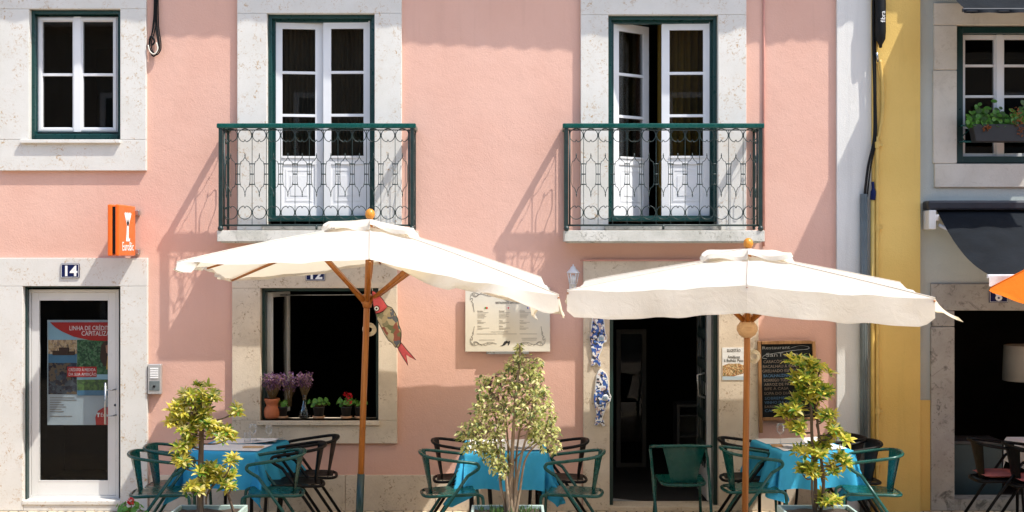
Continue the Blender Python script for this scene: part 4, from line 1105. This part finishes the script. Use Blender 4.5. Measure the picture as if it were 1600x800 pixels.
MB().tube([(fx(1193),-.012,5.7),(fx(1193.5),-.012,fz(120)),(fx(1193),-.012,fz(385))],.010,8).build('painted_conduit','pink_pipe',label='thin pink painted conduit right of the right balcony door',cat='conduit')
MB().box(fx(906),fx(1186),-.06,-.046,fz(408),fz(405.5)).build('lintel_cable','pink_pipe',label='brown strip along the top of the restaurant door surround',cat='cable')
X=fx(1346)
pp=thing('cable_duct','dark grey ribbed cable duct on the white pilaster beside yellow pipes','duct',(X,-.07,0))
m=MB().tube([(X,-.085,.004),(X,-.085,fz(304))],.036,14); m.build('duct','conduit',pp)
m=MB()
for dx in (-.018,0.0,.018): m.tube([(X+dx,-.122+abs(dx)*.2,.01),(X+dx,-.122+abs(dx)*.2,fz(305))],.006,6)
m.build('ribs','conduit',pp)
m=MB()
m.tube(smooth([(fx(1360.5),-.1,5.8),(fx(1360),-.1,fz(60)),(fx(1362),-.1,fz(150)),(fx(1361),-.105,fz(217)),(fx(1352),-.1,fz(262)),(fx(1347),-.09,fz(308))],6),.013,8)
m.tube(smooth([(fx(1364),-.1,5.8),(fx(1363.5),-.1,fz(60)),(fx(1364),-.1,fz(150)),(fx(1364),-.105,fz(217)),(fx(1356),-.1,fz(262)),(fx(1351),-.09,fz(308))],6),.008,8)
m.build('black_cables','black',label='pair of thick black cables running down to the grey duct',cat='cable')
sl=thing('splice_closure','black cable splice closure at the top of the yellow wall','cable box',(fx(1371),-.13,fz(80)))
m=MB().lathe([(0,-.0),(.012,0),(.018,.03),(.045,.08),(.05,.15),(.05,.45),(.04,.5),(.03,.9),(0,.9)],(fx(1370),-.13,fz(78)),14); m.build('body','black',sl)
m=MB(); p=(fx(1373.8),-.181,fz(22)); m.text('fibra',.06,(p[0]+.006,p[1],fz(40)),0,'LEFT',None,-PI/2); m.build('lettering','white_print',sl)
yp=thing('yellow_pipe','long yellow painted pipe down the left of the yellow wall','pipe',(fx(1372),-.1,0))
MB().tube(smooth([(fx(1370),-.1,fz(96)),(fx(1374),-.1,fz(130)),(fx(1374),-.1,fz(180)),(fx(1368),-.1,fz(218)),(fx(1366),-.1,fz(240)),(fx(1366),-.1,fz(500)),(fx(1366),-.1,.01)],5),.017,10).build('pipe','yellow_pipe',yp)
m=MB()
for py in (228,356,640,720): m.lathe([(.026,-.03),(.026,.03)],(fx(1366),-.1,fz(py)),12); m.box(fx(1366)-.005,fx(1374),-.118,-.08,fz(py)-.012,fz(py)+.012)
m.build('clip','yellow_pipe',yp)
MB().tube([at(1370,82,.12),at(1372,97,.1)],.011,8).build('grey_end','steel',yp)
MB().tube([(fx(1359),-.1,fz(312)),(fx(1359),-.1,.01)],.020,10).build('yellow_downpipe','yellow_pipe',label='shorter yellow pipe between the grey duct and the long pipe',cat='pipe')
MB().tube(smooth([(fx(1359),-.1,fz(285)),(fx(1360),-.102,fz(300)),(fx(1359),-.1,fz(313))],4),[.014]*4+[.026]*5,10).build('pipe_cap','enamel_blue',label='dark blue cap wrapped over the shorter yellow pipe',cat='pipe cap')

# ------------------------------------------------------------------ plants
def rnd(a,b): return random.uniform(a,b)
def rdir():
    while True:
        v=Vector((rnd(-1,1),rnd(-1,1),rnd(-1,1)))
        if .1<v.length<1: return v.normalized()
def planter(px0,px1,q,label):
    a_=at(px0,802,q); b_=at(px1,802,q); zt=a_.z; dp=.34
    t=thing('planter',label,'planter',((a_.x+b_.x)/2,-q+dp/2,.002),0,'pale planters along the pavement')
    x0,x1,y0,y1=a_.x,b_.x,-q,-q+dp
    m=MB(); w_=.022
    m.box(x0+.015,x1-.015,y0+.015,y1-.015,.002,zt-.06)
    m.box(x0,x1,y0,y0+w_,zt-.055,zt); m.box(x0,x1,y1-w_,y1,zt-.055,zt); m.box(x0,x0+w_,y0+w_,y1-w_,zt-.055,zt); m.box(x1-w_,x1,y0+w_,y1-w_,zt-.055,zt)
    m.build('trough','planter',t,bevel=.006)
    MB().grid(lambda u,v:(x0+w_+(x1-x0-2*w_)*u,y0+w_+(y1-y0-2*w_)*v,zt-.03+.008*math.sin(13*u)*math.cos(9*v)),10,8).build('soil','soil',t)
    return ((x0+x1)/2,(y0+y1)/2,zt-.03)
def whorl(mb,c,s,weights,n=None,updir=None):
    c=Vector(c); ax=(updir or Vector((rnd(-.2,.6),rnd(-.75,.0),1))).normalized()
    u=ax.orthogonal().normalized(); w_=ax.cross(u); n=n or random.randint(7,9); ph=rnd(0,6)
    for layer in range(2):
        for k in range(n):
            a=ph+2*PI*k/n+layer*.4+rnd(-.15,.15); el=rnd(.05,.5) if layer==0 else rnd(.6,1.1)
            d=(u*math.cos(a)+w_*math.sin(a))*math.cos(el)+ax*math.sin(el)
            mb.leaf(c+d*.008,d,ax+rdir()*.3,s*rnd(.65,1.2),s*rnd(.32,.46),random.choices(range(len(weights)),weights)[0],rnd(.1,.4))
def schefflera(clusters,stems,q,label,origin_,sc_,weights,size=.075,per=3,spread=.03):
    base=at(origin_[0]+stems[0][-1][0]/sc_,origin_[1]+stems[0][-1][1]/sc_,q)
    pt=lambda x,y,dq=0: at(origin_[0]+x/sc_,origin_[1]+y/sc_,q+dq)
    t=thing('schefflera_shrub',label,'shrub',(base.x,base.y,.48))
    st=MB(); paths=[]
    for pth,rr in zip(stems,STR):
        P=[pt(x,y,rnd(-.03,.03)) for x,y in pth]; P[-1].z=.47; P=smooth(P,5); k=len(P)
        st.tube(P,[rr*(.55+.45*i/(k-1)) for i in range(k)],8); paths+=P
    lf=MB()
    for x,y in clusters:
        for k in range(per):
            c=pt(x,y,0)+Vector((rnd(-1,1)*spread,rnd(-.13,.13),rnd(-1,1)*spread))
            whorl(lf,c,size*rnd(.8,1.2),weights)
            if k==0:
                low=[p for p in paths if p.z<c.z-.02] or paths
                nb=min(low,key=lambda p:(p-c).length)
                midp=nb.lerp(c,.55)+Vector((0,0,-.02)); st.tube(smooth([nb,midp,c],4),[.006]*8+[.003],5)
    st.build('trunk','bark',t); lf.build('crown',['leaf_yellow','leaf_mid','leaf_green','leaf_cream'],t)
q1=2.70
planter(263,373,2.85,'pale planter holding the yellow schefflera at the left table')
STR=[.028,.011]
schefflera([(380,170),(430,170),(330,200),(450,205),(490,200),(285,260),(330,262),(380,250),(440,265),(290,310),(340,320),(400,300),(450,320),(480,340),(300,360),(350,372),(400,345),(460,365),(495,375),(330,440),(345,455),(305,510),(300,535),(345,535),(595,275),(545,395),(560,415),(590,525),(440,575),(455,585),(500,600),(540,640),(480,625),(420,640),(380,665),(355,690),(400,690),(560,665)],
 [[(418,330),(416,420),(412,560),(410,680),(408,800)],[(440,760),(450,700),(520,640),(590,530)]],q1,'yellow variegated schefflera with round head growing at the left table',(190,560),3.333,(34,28,18,20),.060,4,.028)
q3=2.70
planter(1228,1344,2.85,'pale planter holding the tall schefflera at the right table')
STR=[.016,.014,.010]
schefflera([(480,95),(450,92),(520,95),(575,122),(440,165),(480,150),(520,170),(460,210),(510,220),(560,210),(600,230),(480,250),(560,250),(440,290),(410,320),(392,338),(450,330),(570,330),(605,350),(620,405),(650,440),(440,400),(470,385),(580,480),(470,510),(530,510),(560,520),(640,540),(670,560),(620,600),(500,590),(530,600),(485,610),(550,620),(580,735),(560,755),(610,745)],
 [[(500,150),(515,300),(520,450),(535,620),(535,800)],[(520,200),(545,360),(560,520),(575,660),(560,800)],[(540,380),(560,480),(520,640),(530,800)]],q3,'tall slim yellow green schefflera growing at the right table',(1100,540),3.078,(44,28,23,5),.064,4,.028)
# ficus
planter(735,851,2.85,'pale planter holding the bushy ficus at the middle table')
qf=2.68
fpt=lambda x,y,dq=0: at(640+x/3.078,540+y/3.078,qf+dq)
base=fpt(480,790); fic=thing('ficus_shrub','bushy cream variegated ficus with many thin stems at the middle table','shrub',(base.x,base.y,.48))
st=MB(); tips=[]
for pth,rr in (([(478,800),(470,700),(455,560),(420,380),(390,240)],.016),([(492,800),(490,650),(495,480),(510,250),(530,60),(530,0)],.02),([(500,800),(515,660),(540,520),(580,360),(600,180)],.015),([(470,800),(440,690),(430,560),(400,430),(330,380)],.014),([(510,800),(530,700),(560,540),(640,450),(690,430)],.012),([(486,800),(480,620),(470,430),(460,300)],.014),([(505,800),(510,640),(520,470),(560,300),(640,220)],.012),([(480,800),(478,690),(500,560),(430,420),(280,430)],.010),([(497,800),(505,700),(500,560),(600,470),(660,460)],.010)):
    P=[fpt(x,y,rnd(-.12,.12) if i>1 else rnd(-.03,.03)) for i,(x,y) in enumerate(pth)]; P[0].z=.47; P=smooth(P,6); k=len(P)
    st.tube(P,[rr*(1-.75*i/(k-1)) for i in range(k)],7); tips+=P[k//2:]
lf=MB()
blobs=[(530,5,14),(528,40,28),(500,85,38),(560,75,40),(620,75,22),(470,95,14),(350,165,24),(410,160,32),(480,150,50),(560,140,55),(610,140,38),(370,215,48),(440,200,55),(520,205,60),(600,205,55),(650,215,24),(350,270,45),(420,275,60),(500,275,62),(580,280,62),(650,275,42),(335,330,45),(410,335,58),(490,340,62),(570,345,50),(640,340,55),(690,345,22),(290,395,45),(350,400,50),(420,405,48),(640,400,50),(600,395,30),(690,410,30),(240,430,22),(300,450,40),(360,460,48),(410,470,40),(650,460,45),(700,470,28),(590,440,28),(270,490,20),(380,510,38),(430,530,38),(410,560,32),(440,600,34),(450,570,26),(690,500,18),(330,490,30)]
for x,y,rad in blobs:
    cnt=int(rad*1.7)
    for k in range(cnt):
        v=rdir()*rnd(.2,1)**.55; c=fpt(x+v.x*rad*1.15,y+v.z*rad*1.1,0)+Vector((0,v.y*(.06+rad*.0035),0))
        d=Vector((rnd(-1,1),rnd(-1,.6),rnd(-.75,.15))); 
        mi=random.choices((0,1,2),(37,35,28))[0]
        if 400<x<460 and 150<y<230 and rnd(0,1)<.25: mi=3
        lf.leaf(c,d,Vector((rnd(-.2,.7),rnd(-.7,.1),1)),rnd(.026,.047),rnd(.015,.025),mi,rnd(.05,.35))
        if k%9==0:
            nb=min(tips,key=lambda p:(p-c).length); st.tube([nb,nb.lerp(c,.5)+Vector((0,0,.01)),c],[.0035,.0025,.0015],4)
st.build('trunk','bark_pale',fic); lf.build('crown',['ficus_cream','ficus_mid','ficus_dark','leaf_purple'],fic)
# small grass tufts in the ficus planter
g=MB()
for k in range(90):
    xx=rnd(745,842); p=at(xx,0,2.68+rnd(-.12,.08)); p.z=.485; g.leaf(p,(rnd(-.4,.4),rnd(-.4,.4),1),(0,-1,0),rnd(.03,.07),.008,0,.2)
g.build('weeds','grass_green',label='short green weeds in the planter under the ficus',cat='weeds',kind='stuff')
def geranium(px,py,q,label,flower=0,r=.07,potr=.05,poth=.075,potm='black_pot',saucer=True,wts=(1,),lm='geranium_leaf',fm='red_petal',nleaf=26,fat=None):
    b=at(px,py,q); t=thing('potted_geranium' if flower else 'potted_plant',label,'potted plant',b)
    if saucer: MB().lathe([(0,0),(potr*.95,0),(potr*1.12,.018),(potr*1.08,.02),(potr*.9,.006),(0,.006)],b,20).build('saucer','terracotta_pale',t)
    MB().lathe([(0,.007),(potr*.75,.007),(potr,poth),(potr*1.08,poth),(potr*1.08,poth+.008),(potr*.95,poth+.008),(potr*.9,poth-.01),(0,poth-.012)],b,20).build('pot',potm,t)
    lf=MB()
    for k in range(nleaf):
        a=rnd(0,6.28); rr=r*rnd(.2,1)**.5; h=poth+.02+rnd(0,1)*r*(1.25-rr/r*.5)
        c=b+Vector((rr*math.cos(a)*1.25,rr*math.sin(a)*.8,h)); lf.tube([b+Vector((0,0,poth-.01)),c],.0018,4,1)
        n=(Vector((math.cos(a),math.sin(a)-.5,rnd(.3,1)))).normalized(); u=n.orthogonal().normalized(); w_=n.cross(u); s=rnd(.016,.028); N=9
        vs=[c]+[c+(u*math.cos(2*PI*i/N)+w_*math.sin(2*PI*i/N))*s*(1+.12*math.cos(4*PI*i/N*3))+n*.006 for i in range(N)]
        lf.add(vs,[(0,1+i,1+(i+1)%N) for i in range(N)],0)
    lf.build('foliage',[lm,'straw'],t)
    if flower:
        f=MB()
        for j in range(flower):
            c=b+Vector(fat[j]) if fat else b+Vector((rnd(-.04,.06),rnd(-.05,0),poth+r*1.2+rnd(0,.03)))
            f.tube([b+Vector((0,0,poth)),c],.0025,4,1)
            for k in range(22):
                d=rdir(); f.leaf(c+d*.012,d,rdir(),.022,.02,0,.1)
        f.build('flower',[fm,'straw'],t)
YS=-.02
geranium(441,653,.0-.02,'small dark potted plant between terracotta jar and glass vase',0,.055,.052,.10,nleaf=20)
geranium(498,653,.02,'potted green geranium without flowers on the window sill',0,.075,.055,.10)
geranium(541,653,.02,'potted geranium with red flowers on the window sill',3,.07,.052,.10,fat=[(.005,-.03,.225),(.035,-.035,.21),(.03,-.04,.155)])
geranium(562,653,.0,'potted plant at the right end of the window sill behind the pole',0,.05,.048,.10,nleaf=16)
geranium(206,874,2.0,'little geranium with pink bloom at the foot of the leftmost chair',1,.10,.11,.33,'terracotta',False,nleaf=46,fat=[(-.0,-.03,.47)])
# terracotta jar, glass vase, lavender
b=at(425,653,.0)
MB().lathe([(0,0),(.06,0),(.072,.02),(.076,.06),(.068,.095),(.056,.115),(.054,.125),(.064,.145),(.074,.17),(.072,.185),(.066,.185),(.06,.15),(.05,.12),(.06,.06),(0,.01)],b,28).build('terracotta_jar','terracotta',label='round terracotta jar at the left end of the window sill',cat='jar')
def bouquet(b,z0,r,h,n,label,mi=(0,1),lean=(0,0)):
    t=thing('lavender_bunch',label,'dried flowers',b+Vector((0,0,z0)),0,'dried lavender bunches')
    s=MB(); f=MB()
    for k in range(n):
        a=rnd(0,6.28); rr=r*rnd(0,1)**.6; p0=b+Vector((rnd(-.02,.02),rnd(-.02,.02),z0-.05)); p1=b+Vector((rr*math.cos(a)+lean[0],rr*math.sin(a)*.7+lean[1],z0+h*rnd(.7,1.1)))
        s.tube([p0,p0.lerp(p1,.5)+Vector((rnd(-.01,.01),0,0)),p1],.0016,4)
        for j in range(9):
            c=p0.lerp(p1,rnd(.62,1.05))+rdir()*.012; f.leaf(c,rdir()+Vector((0,0,.4)),rdir(),rnd(.014,.026),rnd(.010,.016),random.choice(mi),.2)
    s.build('stems','straw',t); f.build('blooms',['lavender','lavender_pale'],t)
bouquet(b,.18,.115,.22,75,'purple lavender bunch standing in the terracotta jar')
bouquet(at(452,653,-.02),.16,.09,.24,40,'purple lavender bunch behind, leaning between jar and glass vase',(0,0,1),(-.01,0))
bv=at(476,653,.0)
MB().lathe([(0,.004),(.05,.004),(.055,.03),(.045,.08),(.02,.15),(.016,.19),(.024,.22),(.022,.22),(.014,.19),(.018,.15),(.042,.08),(.05,.03),(0,.012)],bv,24).build('glass_vase','vase_glass',label='clear glass vase with slim neck on the window sill',cat='vase')
bouquet(bv,.22,.085,.19,50,'pinkish lavender bunch standing in the slim glass vase',(1,1,0))
# window box, right
bx0,bx1=fx(1509),fx(1634)
m=MB(); z0,z1=fz(224),fz(197); 
m.prism([(bx0+.03,z0),(bx1-.03,z0),(bx1,z1),(bx0,z1)],-.2,-.06); wb=thing('window_box','black window box on the right window with green geraniums','planter',((bx0+bx1)/2,-.13,z0)); m.build('trough','black_pot',wb,bevel=.006)
wp=thing('window_box_plants','green geraniums with dry orange blooms spilling over the window box','plant',((bx0+bx1)/2,-.13,z1))
lf=MB(); df=MB()
for k in range(330):
    c=at(rnd(1512,1640),197-abs(rnd(0,1))**1.3*rnd(12,46)*(.55+.45*math.sin((k%20)*.5)**2),rnd(.06,.2)); n=(Vector((rnd(-.6,.6),-1,rnd(0,1.2)))).normalized(); u=n.orthogonal().normalized(); w_=n.cross(u); s=rnd(.016,.034); N=9
    lf.add([c-n*.004]+[c+(u*math.cos(2*PI*i/N)+w_*math.sin(2*PI*i/N))*s for i in range(N)],[(0,1+i,1+(i+1)%N) for i in range(N)],random.choice((0,0,1)))
    if k%3==0: lf.tube([(c.x,-.13,z1-.02),c],.002,4,1)
for x,y,r_ in ((1586,175,8),(1590,185,9),(1594,196,9),(1598,206,7),(1603,190,8),(1540,203,4),(1545,198,3)):
    for k in range(26):
        v=rdir(); c=at(x+v.x*r_,y+v.z*r_,.21); df.leaf(c,rdir(),rdir(),rnd(.012,.022),.012,0,.2)
lf.build('foliage',['geranium_leaf','grass_green'],wp); df.build('dry_blooms','dry_flower',wp)

# ------------------------------------------------------------------ restaurant interior, just readable in the dark
cab=thing('drinks_cabinet','dim grey cabinet standing inside the dark restaurant','cabinet',at(1075,760,-1.6))
a_,b_=at(1058,632,-1.6),at(1098,775,-1.6)
m=MB().frame(a_.x,b_.x,.03,a_.z,.03,1.6,1.95); m.box(a_.x,b_.x,1.94,1.97,.03,a_.z)
for k in (1,2,3): m.box(a_.x+.03,b_.x-.03,1.62,1.93,.03+k*.22,.05+k*.22)
m.build('carcass','room_item',cab,bevel=.004)
idr=thing('inner_door','inner glazed door with grey frame deep inside the restaurant','door',at(990,780,-2.4))
a_,b_=at(963,515,-2.4),at(1010,780,-2.4)
MB().frame(a_.x,b_.x,.03,a_.z,.05,2.4,2.45).build('frame','room_item',idr,bevel=.003); MB().box(a_.x+.05,b_.x-.05,2.42,2.425,.08,a_.z-.05).build('pane','pane_door',idr)
tb=at(1592,690,.6)
rt=thing('shop_table','small table under white cloth at the right doorway, cut by the frame edge','table',(tb.x+.3,-.6,.001))
MB().box(tb.x+.02,tb.x+.66,-.95,-.3,.70,.73).build('tabletop','white_paint',rt)
for sx in (.08,.6):
    for sy in (-.9,-.35): MB().tube([(tb.x+sx,sy,.7),(tb.x+sx,sy,.003)],.015,8).build('leg','black_chair',rt)
def tcl(u,v):
    U=-.22+1.12*u; V=-.22+1.12*v; px=min(max(U,0),.68); py=min(max(V,0),.68); e=Vector((U-px,V-py)); d_=e.length
    dr=e/d_ if d_>0 else e
    return (tb.x+px+dr.x*.02,-.96+py+dr.y*(.02+.02*math.sin(U*20)),.735-d_)
MB().grid(tcl,30,30).build('tablecloth','white_cloth',label='white cloth on the table at the right frame edge',cat='tablecloth')
MB().lathe([(0,0),(.035,0),(.042,.1),(.038,.1),(.03,.01),(0,.01)],(tb.x+.06,-.85,.738),18).build('blue_cup','sky_print',label='pale blue cup on the white cloth at the right edge',cat='cup')

# ------------------------------------------------------------------ house across the street (mirrored in the panes)
op=thing('opposite_house','ochre house row across the street mirrored in the window panes','building',(0,-17.5,-.1))
m=MB().box(-26,26,-24,-17.5,-.11,7.6); m.build('wall','opp_wall',op)
for i in range(-8,9):
    for z in (1.0,4.2):
        x=i*2.9; f=MB().frame(x-.62,x+.62,z,z+1.9,.12,-17.498,-17.42); f.build('window_frame','white_paint',op)
        MB().box(x-.5,x+.5,-17.496,-17.46,z+.12,z+1.78).build('window','opp_glass',op)
MB().prism([(-26.3,7.6),(26.3,7.6),(26.3,7.8),(-26.3,7.8)],-24.3,-17.1).build('cornice','white_paint',op)

# ------------------------------------------------------------------ light, sky, camera
sc_=bpy.context.scene
W_=bpy.data.worlds.new('World'); sc_.world=W_; W_.use_nodes=True; n=W_.node_tree.nodes; l=W_.node_tree.links; n.clear()
sky=n.new('ShaderNodeTexSky'); sky.sky_type='NISHITA'; sky.sun_disc=False; sky.sun_elevation=math.asin(SUN.z); sky.sun_rotation=math.atan2(SUN.x,SUN.y); sky.air_density=1.0; sky.dust_density=1.6; sky.ozone_density=1.0
bg=n.new('ShaderNodeBackground'); bg.inputs[1].default_value=.15; o=n.new('ShaderNodeOutputWorld'); l.new(sky.outputs[0],bg.inputs[0]); l.new(bg.outputs[0],o.inputs[0])
su=bpy.data.lights.new('sun','SUN'); su.energy=2.65; su.angle=R(.55); su.color=(1.0,.955,.88)
so=bpy.data.objects.new('sun',su); C.objects.link(so); so.rotation_euler=SUN.to_track_quat('Z','Y').to_euler(); so.location=(8,-8,14)
cam=bpy.data.cameras.new('camera'); co=bpy.data.objects.new('camera',cam); C.objects.link(co)
co.location=(0,-D,H); co.rotation_euler=(PI/2,0,0); cam.sensor_width=36; cam.lens=36*D/(1600/S); cam.clip_end=900
sc_.camera=co
vs=sc_.view_settings; vs.view_transform='Standard'; vs.look='None'; vs.exposure=1.09; vs.gamma=1; vs.use_curve_mapping=False
sc_.cycles.max_bounces=8; sc_.cycles.diffuse_bounces=4; sc_.cycles.transparent_max_bounces=16; sc_.cycles.use_denoising=True
sc_.cycles.sample_clamp_indirect=8; sc_.cycles.caustics_reflective=False; sc_.cycles.caustics_refractive=False
